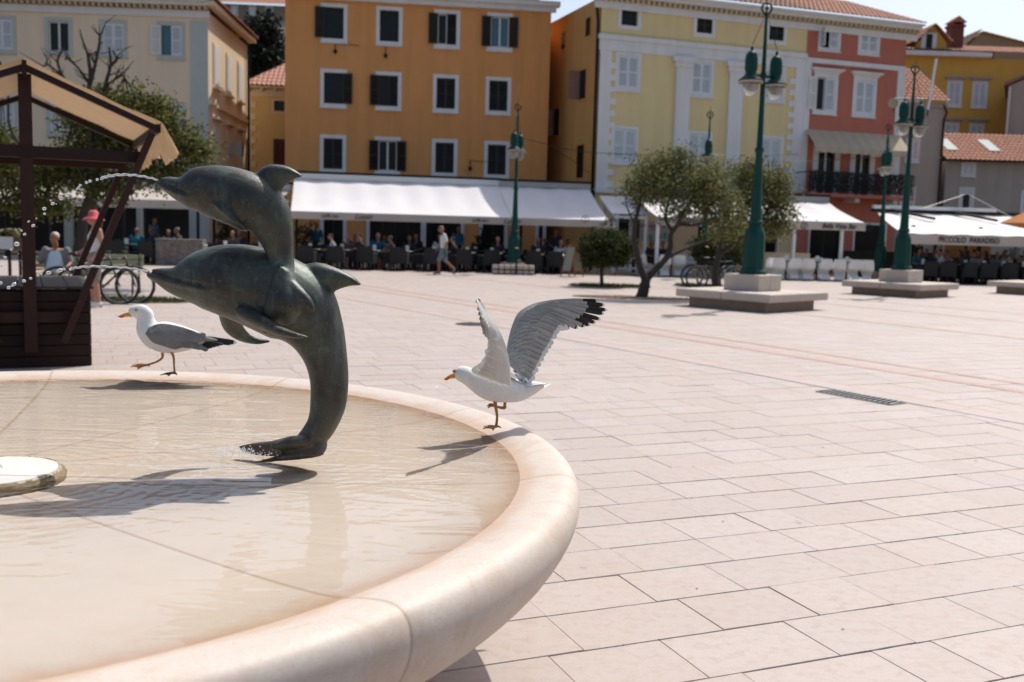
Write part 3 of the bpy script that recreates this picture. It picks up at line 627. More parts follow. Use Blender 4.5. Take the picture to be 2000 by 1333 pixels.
an = DP((289, 713), y1 + .022)
leg(o, [DP((317, 687), y1 + .02), DP((317, 699), y1 + .02), DP((306, 707), y1 + .02), an], [.0085, .0065, .0052, .0058], [an, DP((268, 722), y1 - .005), DP((255, 717), y1 + .02), DP((258, 713.5), y1 + .045), DP((292, 717), y1 + .025)], MT['gull_leg'])
# --- the gull landing with raised wings
G2 = atZ(967, 838, .761); y2 = G2.y; S2 = y2 / F_PX; PX = S2
o = thing('seagull', 'seagull with both wings raised balancing on one leg on the right rim', 'seagull', G2, group='seagulls on the fountain rim')
mb = MB()
pts = [(885, 731, 4, -.02), (890, 731, 10, -.02), (898, 731, 15, -.02), (907, 732, 17, -.018), (917, 737, 18, -.015), (929, 743, 22, -.01), (946, 749, 29, 0), (966, 754, 32, .01), (988, 758, 30, .03), (1010, 763, 24, .05), (1030, 761, 17, .07), (1048, 756, 11, .085), (1062, 753, 5, .095)]
body(mb, [(a, b, c, y2 + d) for a, b, c, d in pts], .85, 24, 5)
me = remesh(mb, 'body', MT['white_feather'], .0042, 5, o, True); obj('body', me, o)
head_parts(o, None, (887.5, 725.5), (866.5, 741), (888, 728.5), (888, 739.5), y2 - .02, .0330, S2)
tl = MB()
for k in range(11):
    s = (k - 5) / 5; b_ = blade(DP((1016, 757), y2 + .055 + s * .012), DP((1076 - 12 * abs(s), 751 + 4 * s + 3 * abs(s)), y2 + .10 + s * .085), 5.0 * S2, (0, 0, 1), (.9, .05, .05), (0, 0, 0), .02); tl.add(b_.v, b_.f)
tl.build('tail', MT['white_feather'], o, world=True)
def wing(o, lead, trail, ys, mats, back, nsec, nprim, primtips, primroots, sectips, secroots, pfr, pmi, sfr, smi, side, cov=()):
    L = crom(lead, 5); T = crom(trail, 5); k_ = min(len(L), len(T)); R = []; nrm = V((0, side, 0))
    for i in range(k_):
        s = i / (k_ - 1); y = y2 + mix(ys[0], ys[1], s)
        R.append([DP((mix(L[i][0], T[i][0], u), mix(L[i][1], T[i][1], u)), y + side * (-.028 * sin(pi * min(1, u * 1.05)) * (1 - .5 * s)) * -1 + .03 * u * ys[2]) for u in [q / 12 * .80 for q in range(13)]])
    mb = MB(); mb.rows(R, 0); mb.rows([[p - nrm * (.003 + .010 * sin(pi * min(1, q / 5 + .08)) * (q < 5)) for q, p in enumerate(r)] for r in R], 1)
    wo = mb.build('wing', mats[:2], o, smooth=True, world=True)
    def S(s, u):
        x = max(0, min(.999, s)) * (k_ - 1); i = int(x); f_ = x - i; a = [mix(p, q, f_) for p, q in zip(L[i], L[i + 1])]; b = [mix(p, q, f_) for p, q in zip(T[i], T[i + 1])]; y = y2 + mix(ys[0], ys[1], s)
        return DP((mix(a[0], b[0], u), mix(a[1], b[1], u)), y - .028 * sin(pi * min(1, u * 1.05)) * (1 - .5 * s) + .03 * u * ys[2])
    for r_, (u0, du, cn) in enumerate(cov):
        for k in range(cn):
            s = .03 + .82 * (k + .5 * (r_ % 2)) / cn + random.uniform(-.012, .012); a = S(s, u0 + random.uniform(-.02, .02)) + V((0, -.0018, 0)); b = S(s + .05, u0 + du + random.uniform(-.03, .02)) + V((0, -.0024 - .0003 * (k % 2), 0))
            blade(a, b, .0092, nrm, (.96, .02, .02), (0, 0, 0), .0).build('feather', mats, wo, world=True)
    def at(P, s):
        x = s * (len(P) - 1); i = min(int(x), len(P) - 2); return [mix(a, b, x - i) for a, b in zip(P[i], P[i + 1])]
    for k in range(nsec):
        s = k / (nsec - 1); a = at(secroots, s); b = at(sectips, s); f = blade(DP(a, y2 + a[2] - side * .002 * (k % 2)), DP((b[0] + random.uniform(-2, 2), b[1] + random.uniform(-2, 2)), y2 + b[2] - side * .002 * (k % 2)), 6.2 * S2, nrm, sfr, smi if k % 2 or smi[0] == smi[2] or mats[0] is MT['grey_feather'] else (1, 1, 1), .03)
        f.build('feather', mats, wo, world=True)
    for k in range(nprim):
        s = k / (nprim - 1); a = at(primroots, s); b = at(primtips, s); f = blade(DP(a, y2 + a[2] - side * .0015 * k), DP(b, y2 + b[2] - side * .0015 * k), 4.6 * S2, nrm, pfr if not callable(pfr) else pfr(k), pmi, .03)
        f.build('feather', mats, wo, world=True)
    return wo
FM = [MT['grey_feather'], MT['white_feather'], MT['black_feather'], MT['pale_feather']]
wf = wing(o, [(992, 712), (989, 690), (993, 662), (1001, 634), (1012, 612), (1030, 599), (1052, 591), (1090, 585), (1130, 584)], [(1034, 748), (1050, 722), (1062, 700), (1078, 676), (1092, 652), (1104, 640), (1118, 636), (1135, 628), (1145, 612)],
     (.05, .24, 1), FM, None, 17, 10,
     [(1112, 642, .20), (1128, 641, .215), (1142, 638, .225), (1152, 636, .235), (1163, 631, .24), (1172, 624, .25), (1179, 613, .255), (1185, 606, .26), (1180, 596, .262), (1166, 588, .264)],
     [(1060, 622, .15), (1068, 614, .16), (1074, 610, .17), (1078, 606, .18), (1082, 602, .18), (1085, 599, .19), (1088, 596, .19), (1091, 593, .2), (1093, 590, .2), (1094, 587, .2)],
     [(1038, 750, .06), (1052, 722, .09), (1067, 692, .12), (1084, 664, .15), (1096, 645, .17), (1108, 641, .19)], [(1004, 722, .04), (1012, 700, .06), (1022, 672, .09), (1038, 642, .12), (1052, 626, .14), (1062, 618, .15)],
     lambda k: (.60 if k > 2 else .90, .35 if k > 2 else .05, .05), (0, 2, 1), (.80, .02, .18), (0, 0, 1), -1, ((.10, .15, 20), (.20, .16, 20), (.30, .18, 19), (.42, .20, 18), (.52, .22, 17)))
cv = MB(); random.seed(4)
for (a0, a1, cnt) in ():   # covert feathers on the upper wing
    for k in range(cnt):
        s = k / (cnt - 1); x = mix(a0[0], a1[0], s) + random.uniform(-4, 4); yy = mix(a0[1], a1[1], s) + random.uniform(-2.5, 2.5); d = mix(a0[2], a1[2], s)
        f = blade(DP((x, yy), y2 + d - .017), DP((x + mix(20, 26, s), yy + mix(13, 6, s)), y2 + d - .015), 5.0 * S2, (0, -1, 0), (.97, .02, .01), (0, 0, 0), .05); f.build('feather', FM, wf, world=True)
wb_ = MB()
for k in range(14):
    s = random.random(); b_ = blade(DP((mix(985, 1012, s), mix(728, 736, random.random())), y2 - .02 + .05 * s), DP((mix(1006, 1034, s), mix(742, 748, random.random())), y2 + .0 + .05 * s), 5 * S2, (0, -.6, 1), (.8, .0, .2), (0, 0, 1), .05); wb_.add(b_.v, b_.f); wb_.m[-len(b_.m):] = b_.m
wb_.build('back_feathers', FM, o, world=True)
FM2 = [MT['pale_feather'], MT['white_feather'], MT['black_feather'], MT['grey_feather']]
wing(o, [(998, 755), (997, 725), (993, 697), (985, 668), (973, 642), (959, 621), (947, 603), (938, 590), (931, 583)], [(917, 724), (930, 712), (942, 702), (948, 690), (951, 668), (952, 650), (948, 640), (940, 622), (931, 592)],
     (-.045, -.26, -1), FM2, None, 14, 10,
     [(951, 658, -.20), (946, 654, -.21), (942, 650, -.22), (941, 644, -.225), (939, 637, -.23), (937, 629, -.24), (935.5, 621, -.245), (934, 611, -.25), (932.5, 600, -.255), (931, 584, -.26)],
     [(974, 662, -.17), (971, 655, -.175), (968, 648, -.18), (965, 642, -.185), (962, 636, -.19), (959, 630, -.2), (956, 624, -.205), (953, 618, -.21), (949, 611, -.215), (946, 605, -.22)],
     [(922, 722, -.05), (936, 710, -.07), (947, 694, -.10), (951, 676, -.13), (953, 660, -.16)], [(985, 748, -.05), (984, 730, -.06), (982, 708, -.08), (978, 686, -.12), (973, 668, -.15)],
     (.74, .24, .02), (0, 3, 2), (.8, .1, .1), (0, 0, 1), -1, ((.45, .3, 15), (.62, .3, 14)))
an = DP((969, 834), y2 - .0)
leg(o, [DP((966, 782), y2 + .0), DP((969, 800), y2), DP((971, 815), y2), an], [.0085, .0062, .0052, .0058], [an, (an.x - .012, an.y - .045, .764), (an.x - .052, an.y - .018, .764), (an.x - .05, an.y + .026, .764), (an.x + .02, an.y + .008, .764)], MT['gull_leg'])
an = DP((965, 793), y2 + .02)
leg(o, [DP((987, 780), y2 + .04), DP((986, 790), y2 + .04), DP((985, 797), y2 + .04), DP((975, 796), y2 + .03), an], [.008, .006, .0075, .0052, .0055], [an, DP((953, 797), y2 - .005), DP((951, 793.5), y2 + .0), DP((954, 790), y2 + .03), DP((967, 796), y2 + .03)], MT['gull_leg'])
PX = PX_
# ================================================================ MARKET STALL
def woodmat(name, c1, c2):
    t = newmat(name); co = t.n('TexCoord').outputs['Object']; at = t.n('ObjectInfo')
    mp = t.n('Mapping'); mp.inputs['Scale'].default_value = (3, 3, 30); t.l(co, mp.inputs[0]); cb = t.n('CombineXYZ'); 
    for i in range(3): t.l(t.math('MULTIPLY', at.outputs['Random'], 9.0 + i), cb.inputs[i])
    t.l(cb.outputs[0], mp.inputs['Location'])
    k = t.mixc(t.noise(2, 6, .6, mp.outputs[0], .6), c1, c2); k = t.mixc(t.math('MULTIPLY', t.ramp(t.noise(30, 3, .6, co), [(.66, (0, 0, 0)), (.74, (1, 1, 1))]), .35), k, (.14, .09, .07))
    t.l(k, t.b.inputs['Base Color']); t.b.inputs['Roughness'].default_value = .6; t.b.inputs['Specular IOR Level'].default_value = .22; t.l(t.bump(t.noise(6, 6, .7, mp.outputs[0]), .35, .003), t.b.inputs['Normal']); return t.m
MT['wood'] = woodmat('dark_stained_wood', (.015, .006, .0046), (.032, .013, .0098))
MT['wood_frame'] = woodmat('lit_red_brown_wood', (.026, .0095, .0072), (.048, .018, .013))  # lighter copy of the stall wood, lit frame edges put into its colour
MT['wood_top'] = woodmat('weathered_counter_wood', (.045, .035, .028), (.085, .068, .055))
MT['tan_canvas'] = mat('tan_stall_canvas', (.40, .27, .16), .9, 0, .2, 9, .35, 25, .012, tr=.36)
SR = radians(26); sp0 = atZ(180, 715); ST = thing('market_stall', 'dark brown wooden market stall with a torn tan canvas gable roof beside the fountain', 'market stall', sp0, SR)
def SL(px, py, ly=0.0):                                # pixel -> (x, z) on the stall plane local y = ly
    m = wm(ST).inverted(); a = m @ V((0, 0, EYE)); d = (m.to_3x3() @ ray(px, py)); t = (ly - a.y) / d.y; p = a + d * t; return p.x, p.z
ax_, az_ = SL(47, 128); ex_, ez_ = SL(300, 262); xm = ax_; xl = 2 * xm
def part(mb, name, mats, bev=.004, sm=False, parent=None): return mb.build(name, mats, parent or ST, smooth=sm, bevel=bev)
zt = .83; n = 7; hgt = zt - .02
for k in range(n):
    z0 = .0 + hgt * k / n; part(MB().b2(xl + .012, -.012, -.0, .024, z0 + .003, z0 + hgt / n - .003), 'front_plank', MT['wood'])
    part(MB().b2(-.024, .0, .03, 2.16, z0 + .003, z0 + hgt / n - .003), 'side_plank', MT['wood'])
    part(MB().b2(xl, xl + .024, .03, 2.16, z0 + .003, z0 + hgt / n - .003), 'side_plank', MT['wood'])
    part(MB().b2(xl + .012, -.012, 2.165, 2.19, z0 + .003, z0 + hgt / n - .003), 'back_plank', MT['wood'])
m_ = max(4, int(round(-xl / .215))); wdt = (-xl + .06) / m_
for k in range(m_): part(MB().b2(xl - .03 + k * wdt + .004, xl - .03 + (k + 1) * wdt - .004, -.035, 2.22, zt + random.uniform(-.002, .002), zt + .027), 'counter_plank', MT['wood_top'])
part(MB().b2(xl + .02, -.02, .026, .05, 0, zt - .01), 'inner_board', MT['wood'], 0); part(MB().b2(xl + .03, -.03, .05, 2.15, .01, .02), 'floor_board', MT['wood'], 0)
for x in (xl + .02, -.02): part(MB().b2(x - .022, x + .022, .002, .046, .0, zt - .002), 'corner_post', MT['wood'], .003) if False else None
part(MB().b2(xl - .1, -.17, -.098, -.004, .485, .595), 'rail', MT['wood_frame'])
pz = SL(37, 688)[1]
part(MB().box((xm, -.10, (pz + az_ - .1) / 2), (.125, .075, az_ - .1 - pz)), 'post', MT['wood_frame'])
sa, sb = SL(124, 668, -.18), SL(296, 262, -.18)
for sx in (1, -1):
    for (yy, a, b) in ((-.18, sa, sb), (2.36, (sa[0] + .0, sa[1]), (ex_ - .02, ez_))):
        p = V((xm + sx * (a[0] - xm), yy, a[1])); q = V((xm + sx * (b[0] - xm), yy, b[1])); part(MB().beam(p, q, .07, .13, (0, 1, 0)), 'strut', MT['wood_frame'])
hz = SL(150, 303)[1]; hw_ = SL(276, 303)[0] - xm
part(MB().b2(xm - hw_, xm + hw_, -.143, -.05 - .0, hz - .06, hz + .06).box((xm, -.1, hz), (.001, .001, .001)), 'tie_beam', MT['wood']); part(MB().b2(xm - hw_, xm + hw_, 2.22, 2.27, hz - .02, hz + .08), 'tie_beam', MT['wood'])
yb = 2.42
for sx in (1, -1):
    for yy in (-.235, yb):
        part(MB().beam((xm, yy, az_ - .05), (xm + sx * (ex_ - xm + .02), yy, ez_ + .03), .06, .10, (0, 1, 0)), 'rafter', MT['wood'])
    part(MB().beam((xm + sx * (ex_ - xm + .02), -.26, ez_ + .04), (xm + sx * (ex_ - xm + .02), yb + .03, ez_ + .04), .05, .09), 'eave_beam', MT['wood'])
part(MB().beam((xm, -.29, az_ - .06), (xm, yb + .04, az_ - .06), .045, .15), 'ridge_beam', MT['wood'])
random.seed(21)
for sx in (1, -1):
    R = []
    for i in range(31):
        yy = mix(-.30, yb + .08, i / 30); r = []
        for k in range(15):
            s = k / 14; r.append((xm + sx * (ex_ - xm + .05) * s, yy, mix(az_ + .035, ez_ + .10, s) - .055 * sin(pi * s) * (.3 + .7 * sin(pi * i / 30)) + .012 * NZ.noise(V((s * 5, yy * 3, sx)))))
        R.append(r)
    part(MB().rows(R), 'canvas', MT['tan_canvas'], 0, True)
    fl = []; nn = 56; ln = None
    for i in range(nn + 1):
        s = i / nn; yy = mix(-.32, yb + .05, s); L = .34 + .05 * sin(s * 9) + (random.uniform(-.07, .05) if i % 2 else 0); x0 = xm + sx * (ex_ - xm + .055)
        fl.append([(x0 + sx * (.10 * (1 - s) + .03) * u * (1 + .25 * sin(yy * 14)) + sx * .02 * u * sin(yy * 21), yy - .06 * u, ez_ + .095 - L * u ** 1.1) for u in (0, .2, .4, .6, .8, 1)])
    part(MB().rows(fl), 'canvas_flap', MT['tan_canvas'], 0, True)
bl = MB()
for (px, py) in ((37, 655), (37, 620), (38, 560), (130, 645), (160, 590), (44, 250), (46, 160), (262, 300), (274, 285), (210, 450), (225, 425)):
    x, z = SL(px, py, -.15); bl.ell((x, -.142 if px < 60 else -.235, z), (.007, .005, .007), 6)
part(bl, 'bolt_heads', MT['iron'], 0)
# ================================================================ TREES
def tree(name, label, base, limbs, blobs, leafm, ls=(.06, .022), group=None, clump=14, cat='tree', barkm=None, extra=None, seed=1, spread=.13, up=.2):
    random.seed(seed); o = thing(name, label, cat, base, group=group); tk = MB()
    for pts, r0, r1 in limbs:
        C = crom(pts, 4); n = len(C); tk.tube([V(c) + V((NZ.noise(V(c) * 3), NZ.noise(V(c) * 3 + V((9, 0, 0))), 0)) * r0 * .35 for c in C], [mix(r0, r1, i / (n - 1)) * (1 + .15 * NZ.noise(V((i * .9, r0 * 50, 0)))) for i in range(n)], 8)
    if name == 'leafy_tree':
        for pts, r0, r1 in limbs[2:11]:
            for q in range(7):
                i = random.randint(1, len(pts) - 1); a = mix(V(pts[i - 1]), V(pts[i]), random.random()); d = V((random.uniform(-1, 1), random.uniform(-.6, .6), random.uniform(-.1, .9))).normalized() * random.uniform(.18, .5)
                tk.tube([a, a + d * .5 + V((random.gauss(0, .04), 0, random.gauss(0, .04))), a + d + V((random.gauss(0, .07), 0, .06))], [.018, .013, .006], 5)
    cb = MB(); ends = [V(l[0][-1]) for l in limbs]
    for (c, r, nc) in blobs:
        c = V(c); r = V(r)
        for k in range(max(2, nc // 55)):                # twigs that carry the clumps
            d = V((random.gauss(0, 1), random.gauss(0, 1), random.gauss(0, 1))).normalized(); e_ = min(ends, key=lambda q: (q - c).length) if ends else c
            p2 = c + V((d.x * r.x, d.y * r.y, d.z * r.z)) * .9; mid = (e_ + p2) / 2 + V((0, 0, -.08)); tk.tube([e_, mid, p2], [.022, .014, .005], 5)
        for k in range(int(nc * (.82 if name == 'olive_tree' else 1))):
            d = V((random.gauss(0, 1), random.gauss(0, 1), random.gauss(0, 1))).normalized(); rr = random.random() ** .45 * (1 + .22 * NZ.noise(d * 2.3 + c)); q = c + V((d.x * r.x, d.y * r.y, d.z * r.z)) * rr
            for j in range(clump):
                p = q + V((random.gauss(0, spread), random.gauss(0, spread), random.gauss(0, spread * .8)))
                a = V((random.gauss(0, 1), random.gauss(0, 1), random.gauss(up, .8))).normalized(); s_ = a.cross(V((random.gauss(0, 1), random.gauss(0, 1), random.gauss(0, 1)))).normalized(); L = ls[0] * random.uniform(.7, 1.3); W = ls[1] * random.uniform(.8, 1.3)
                cb.add([p, p + a * L * .5 + s_ * W, p + a * L, p + a * L * .5 - s_ * W], [(0, 1, 2, 3)], 1 if extra and random.random() < extra[0] else 0)
    if tk.v: tk.build('trunk', barkm or MT['bark'], o, smooth=True, world=True)
    cb.build('crown', [leafm] + ([extra[1]] if extra else [leafm]), o, world=True); return o
def PL(pl, Y): return [atY(a, b, Y + (c[0] if c else 0)) for a, b, *c in pl]
def BL(bl, Y, dep=1.0): return [(atY(x, y, Y + dy), (rx * Y / F_PX, max(rx, ry) * Y / F_PX * dep, ry * Y / F_PX), n) for x, y, rx, ry, dy, n in bl]
YT = 25.2
tree('olive_tree', 'gnarled forked olive tree between the clipped bush and the nearest lamp', gd(1255, YT),
     [(PL([(1253, 586), (1258, 562), (1263, 545)], YT), .15, .12), (PL([(1262, 548), (1250, 522, -.1), (1241, 480, -.15), (1240, 440), (1246, 415), (1252, 385, .2), (1262, 350, .3)], YT), .10, .03),
      (PL([(1262, 548), (1280, 525, .1), (1300, 505, .2), (1310, 480, .2), (1312, 455, .2), (1322, 440, .1), (1332, 425), (1350, 390, -.2)], YT), .10, .03), (PL([(1300, 505, .2), (1330, 490, .4), (1352, 480, .6), (1385, 470, .7)], YT), .06, .025),
      (PL([(1312, 452, .2), (1300, 430, .2), (1303, 410, .3), (1312, 380, .3)], YT), .05, .02), (PL([(1241, 440), (1234, 428), (1230, 420)], YT), .04, .015), (PL([(1325, 438, .1), (1360, 440, .3), (1400, 425, .5)], YT), .045, .02)],
     BL([(1262, 345, 42, 42, .2, 130), (1318, 318, 45, 32, .1, 130), (1350, 365, 62, 42, 0, 210), (1400, 395, 55, 48, .3, 190), (1235, 378, 28, 24, 0, 40), (1300, 372, 45, 28, -.3, 100), (1330, 410, 42, 22, .3, 70), (1380, 345, 50, 36, .4, 110), (1420, 440, 40, 30, .4, 80), (1272, 388, 26, 14, 0, 24)], YT), MT['leaf'], (.085, .022), 'olive trees by the lamp', extra=(.012, MT['fruit']), seed=3)
YT2 = 28.5
tree('olive_tree', 'second olive tree with yellowing leaves behind the nearest lamp post', gd(1398, YT2),
     [(PL([(1398, 566), (1396, 540), (1402, 500), (1412, 460), (1440, 420)], YT2), .12, .05), (PL([(1402, 500), (1440, 470), (1480, 440), (1505, 400)], YT2), .07, .03)],
     BL([(1490, 365, 55, 45, 0, 200), (1520, 415, 38, 50, 0, 170), (1462, 415, 52, 45, .2, 190), (1450, 350, 45, 34, .2, 120), (1500, 445, 36, 30, -.2, 70), (1430, 465, 40, 18, .2, 60), (1470, 325, 30, 20, 0, 40), (1525, 350, 22, 24, 0, 40)], YT2), MT['leaf'], (.09, .024), 'olive trees by the lamp', extra=(.045, MT['fruit']), seed=5)
for (px, Y, nm, lb, bl, sd) in ((1175, 30, 'clipped_bush', 'round clipped bush on a thin trunk beside the menu board', [(1184, 485, 56, 37, 0, 900)], 7), (1405, 32, 'clipped_bush', 'round clipped bush behind the forked olive and the bicycles', [(1403, 490, 56, 37, 0, 800)], 8)):
    b0 = gd(px, Y); tree(nm, lb, b0, [([b0, b0 + V((-.02, 0, .45)), b0 + V((.05, 0, .8)), b0 + V((.15, 0, 1.2))], .06, .04), ([b0 + V((.05, 0, .8)), b0 + V((-.2, .1, 1.1)), b0 + V((-.4, .1, 1.3))], .035, .02), ([b0 + V((.05, 0, .8)), b0 + V((.3, -.1, 1.1)), b0 + V((.6, -.1, 1.35))], .035, .02)], BL(bl, Y, .95), MT['leaf3'], (.06, .03), 'clipped round bushes', 16, 'bush', seed=sd, spread=.07)
YL = 24.0
tree('leafy_tree', 'broad green tree with bare dead branches on top standing behind the market stall', gd(158, YL),
     [(PL([(150, 560), (155, 500), (162, 440), (176, 385), (186, 340), (192, 300)], YL), .16, .10), (PL([(190, 560, .6), (186, 470, .6), (182, 390, .6), (200, 330, .5), (230, 290, .4), (300, 250, .2)], YL), .13, .06), (PL([(186, 340), (176, 250), (172, 190), (176, 150), (170, 105), (156, 58)], YL), .095, .018),
      (PL([(176, 250), (150, 200), (128, 160), (112, 122), (122, 98)], YL), .065, .02), (PL([(190, 300), (192, 230), (206, 165), (216, 128), (214, 92)], YL), .07, .024), (PL([(212, 135), (226, 118), (232, 112)], YL), .04, .025), (PL([(173, 180), (192, 100), (195, 72), (200, 66)], YL), .045, .015), (PL([(172, 160), (150, 130), (128, 112)], YL), .04, .018), (PL([(150, 205), (120, 150), (95, 128), (82, 132)], YL), .03, .012),
      (PL([(176, 150), (188, 122), (186, 100)], YL), .03, .018), (PL([(204, 170), (235, 148), (243, 150)], YL), .03, .012), (PL([(196, 105), (230, 98), (262, 90)], YL), .012, .004), (PL([(186, 340), (120, 320), (60, 300), (20, 250), (15, 160), (0, 120)], YL), .06, .015), (PL([(190, 300), (270, 300), (340, 290), (400, 290)], YL), .06, .02)],
     BL([(255, 235, 62, 40, 0, 170), (305, 215, 38, 30, .2, 80), (205, 205, 46, 30, 0, 120), (150, 225, 34, 26, 0, 50), (330, 265, 58, 40, .2, 160), (240, 300, 80, 40, .3, 200), (385, 300, 40, 32, .2, 90), (140, 330, 70, 42, .2, 170), (60, 350, 70, 50, .3, 190), (0, 300, 50, 60, .4, 160), (310, 340, 60, 30, .2, 120), (210, 365, 60, 26, 0, 100), (-50, 340, 60, 60, .4, 120), (265, 180, 20, 18, 0, 16), (170, 270, 50, 40, .4, 90), (90, 405, 60, 20, .3, 70), (30, 395, 40, 22, .3, 40)], YL, .8), MT['leaf2'], (.095, .030), seed=11, spread=.15, up=-.1)
tree('conifer_tree', 'very dark tall conifer between the cream and the orange buildings', gd(515, 72),
     [(PL([(515, 430), (515, 250), (515, 60)], 72), .35, .08)], BL([(512, 60, 34, 30, 0, 90), (500, 110, 40, 46, 0, 150), (530, 120, 40, 50, 0, 150), (510, 190, 50, 60, 0, 200), (545, 200, 40, 60, 0, 150), (505, 265, 60, 50, 0, 140), (480, 90, 20, 20, 0, 30), (478, 125, 24, 60, 0, 110)], 72), MT['leaf4'], (.34, .10), clump=16, seed=13, spread=.28)
# grass patches and a brown bed round the tree bases
def patch(label, c, rx, ry, n, rz=0, m='grass', h=.07, name='grass'):
    random.seed(int(c.x * 100)); mb = MB()
    ed = [(1 + .12 * NZ.noise(V((cos(a) * 2, sin(a) * 2, c.x)))) for a in [2 * pi * k / 40 for k in range(40)]]
    pts = [c + M.Rotation(rz, 3, 'Z') @ V((rx * e * cos(2 * pi * k / 40), ry * e * sin(2 * pi * k / 40), .012)) for k, e in enumerate(ed)]
    mb.add([c + V((0, 0, .03))] + pts + [V((p.x, p.y, -.005)) for p in pts], [(0, 1 + k, 1 + (k + 1) % 40) for k in range(40)] + [(1 + k, 41 + k, 41 + (k + 1) % 40, 1 + (k + 1) % 40) for k in range(40)], 1)
    for k in range(n):
        a = random.uniform(0, 2 * pi); r = sqrt(random.random()) * .98; p = c + M.Rotation(rz, 3, 'Z') @ V((rx * r * cos(a), ry * r * sin(a), .015)); d = V((random.gauss(0, .35), random.gauss(0, .35), 1)) * h * random.uniform(.6, 1.4); s_ = V((random.gauss(0, 1), random.gauss(0, 1), 0)).normalized() * .012
        mb.add([p - s_, p + s_, p + d], [(0, 1, 2)], 0)
    return tag(mb.build(name, [MT[m], MT['soil']]), label, 'grass', kind='stuff')
patch('small lawn patch at the bench behind the stall', (atZ(262, 591) + atZ(262, 585)) / 2, 1.15, .55, 1500)
patch('grass round the clipped bush by the menu board', atZ(1190, 560), 1.25, .8, 1500)
patch('grass strip behind the nearest lamp bench', atZ(1365, 559), .8, .7, 700)
patch('dry brown leaf litter under the forked olive', atZ(1240, 582), 1.6, .55, 500, m='fruit', h=.02, name='leaf_litter')
patch('grass at the cafe edge beside the white awning frame', atZ(1180, 538), 1.4, .6, 500)
# ================================================================ BUILDINGS
TILES = {}
def tiles(w_, l_, pitch=.26, row=.42, amp=.075, name='roof_tiles', m='tile'):
    """a run of barrel tiles, x 0..w, rising from y=0 to y=l (slope given by the object's rotation)"""
    mb = MB(); nx = max(2, int(w_ / pitch)); ny = max(2, int(l_ / row)); R = []
    for j in range(ny):
        for e in (0, 1):
            y = l_ * (j + e) / ny; lift = .03 if e == 0 else 0; r = []
            for i in range(nx * 4 + 1):
                r.append((w_ * i / (nx * 4), y, amp * abs(sin(pi * i / 4)) + lift + random.uniform(-.004, .004)))
            R.append(r)
    mb.rows(R); return mb.mesh(name, MT[m])
class Bld:
    def __init__(s, name, label, px, Y, ang, cat='building', group=None):
        p = gd(px, Y); s.o = thing(name, label, cat, (p.x, p.y, 0), radians(ang), group); s.inv = wm(s.o).inverted()
    def uz(s, px, py, ly=0.0):
        a = s.inv @ V((0, 0, EYE)); d = s.inv.to_3x3() @ ray(px, py); t = (ly - a.y) / d.y; p = a + d * t; return p.x, p.z
    def ux(s, px, ly=0): return s.uz(px, 450, ly)[0]
    def wall(s, u0, u1, z0, z1, holes, m, depth=9.0, name='wall', right=True, left=True, back=True, rev=.2):
        mb = MB(); U = sorted({u0, u1} | {h[i] for h in holes for i in (0, 1)}); Z = sorted({z0, z1} | {h[i] for h in holes for i in (2, 3)})
        for a, b in zip(U, U[1:]):
            for c, d in zip(Z, Z[1:]):
                if not any(h[0] < (a + b) / 2 < h[1] and h[2] < (c + d) / 2 < h[3] for h in holes): mb.add([(a, 0, c), (b, 0, c), (b, 0, d), (a, 0, d)], [(0, 1, 2, 3)])
        for a, b, c, d in holes:
            mb.add([(a, 0, c), (b, 0, c), (b, 0, d), (a, 0, d), (a, rev, c), (b, rev, c), (b, rev, d), (a, rev, d)], [(0, 1, 5, 4), (1, 2, 6, 5), (2, 3, 7, 6), (3, 0, 4, 7)])
            mb.add([(a, rev, c), (b, rev, c), (b, rev, d), (a, rev, d)], [(0, 1, 2, 3)], 1)
        if right: mb.add([(u1, 0, z0), (u1, depth, z0), (u1, depth, z1), (u1, 0, z1)], [(0, 1, 2, 3)])
        if left: mb.add([(u0, 0, z0), (u0, depth, z0), (u0, depth, z1), (u0, 0, z1)], [(0, 1, 2, 3)])
        if back: mb.add([(u0, depth, z0), (u1, depth, z0), (u1, depth, z1), (u0, depth, z1)], [(0, 1, 2, 3)])
        mb.add([(u0, 0, z1), (u1, 0, z1), (u1, depth, z1), (u0, depth, z1)], [(0, 1, 2, 3)])
        return mb.build(name, [m, MT['room']], s.o)
SH = {}
def shutter_mesh(w_, h, m, slat=True):
    key = (round(w_, 2), round(h, 2), m)
    if key not in SH:
        mb = MB(); f = .055; t = .04
        mb.b2(0, f, -t, 0, 0, h).b2(w_ - f, w_, -t, 0, 0, h).b2(f, w_ - f, -t, 0, 0, f * 1.3).b2(f, w_ - f, -t, 0, h - f * 1.3, h).b2(f, w_ - f, -t, 0, h * .5 - f * .5, h * .5 + f * .5)
        n = max(5, int(h / .075))
        for k in range(n):
            z = f + (h - 2 * f) * (k + .5) / n; mb.box((w_ / 2, -t / 2, z), (w_ - 2 * f, .012, h / n * .95), M.Rotation(-.6, 3, 'X'))
        SH[key] = mb.mesh('shutter', MT[m])
    return SH[key]
WT = {}
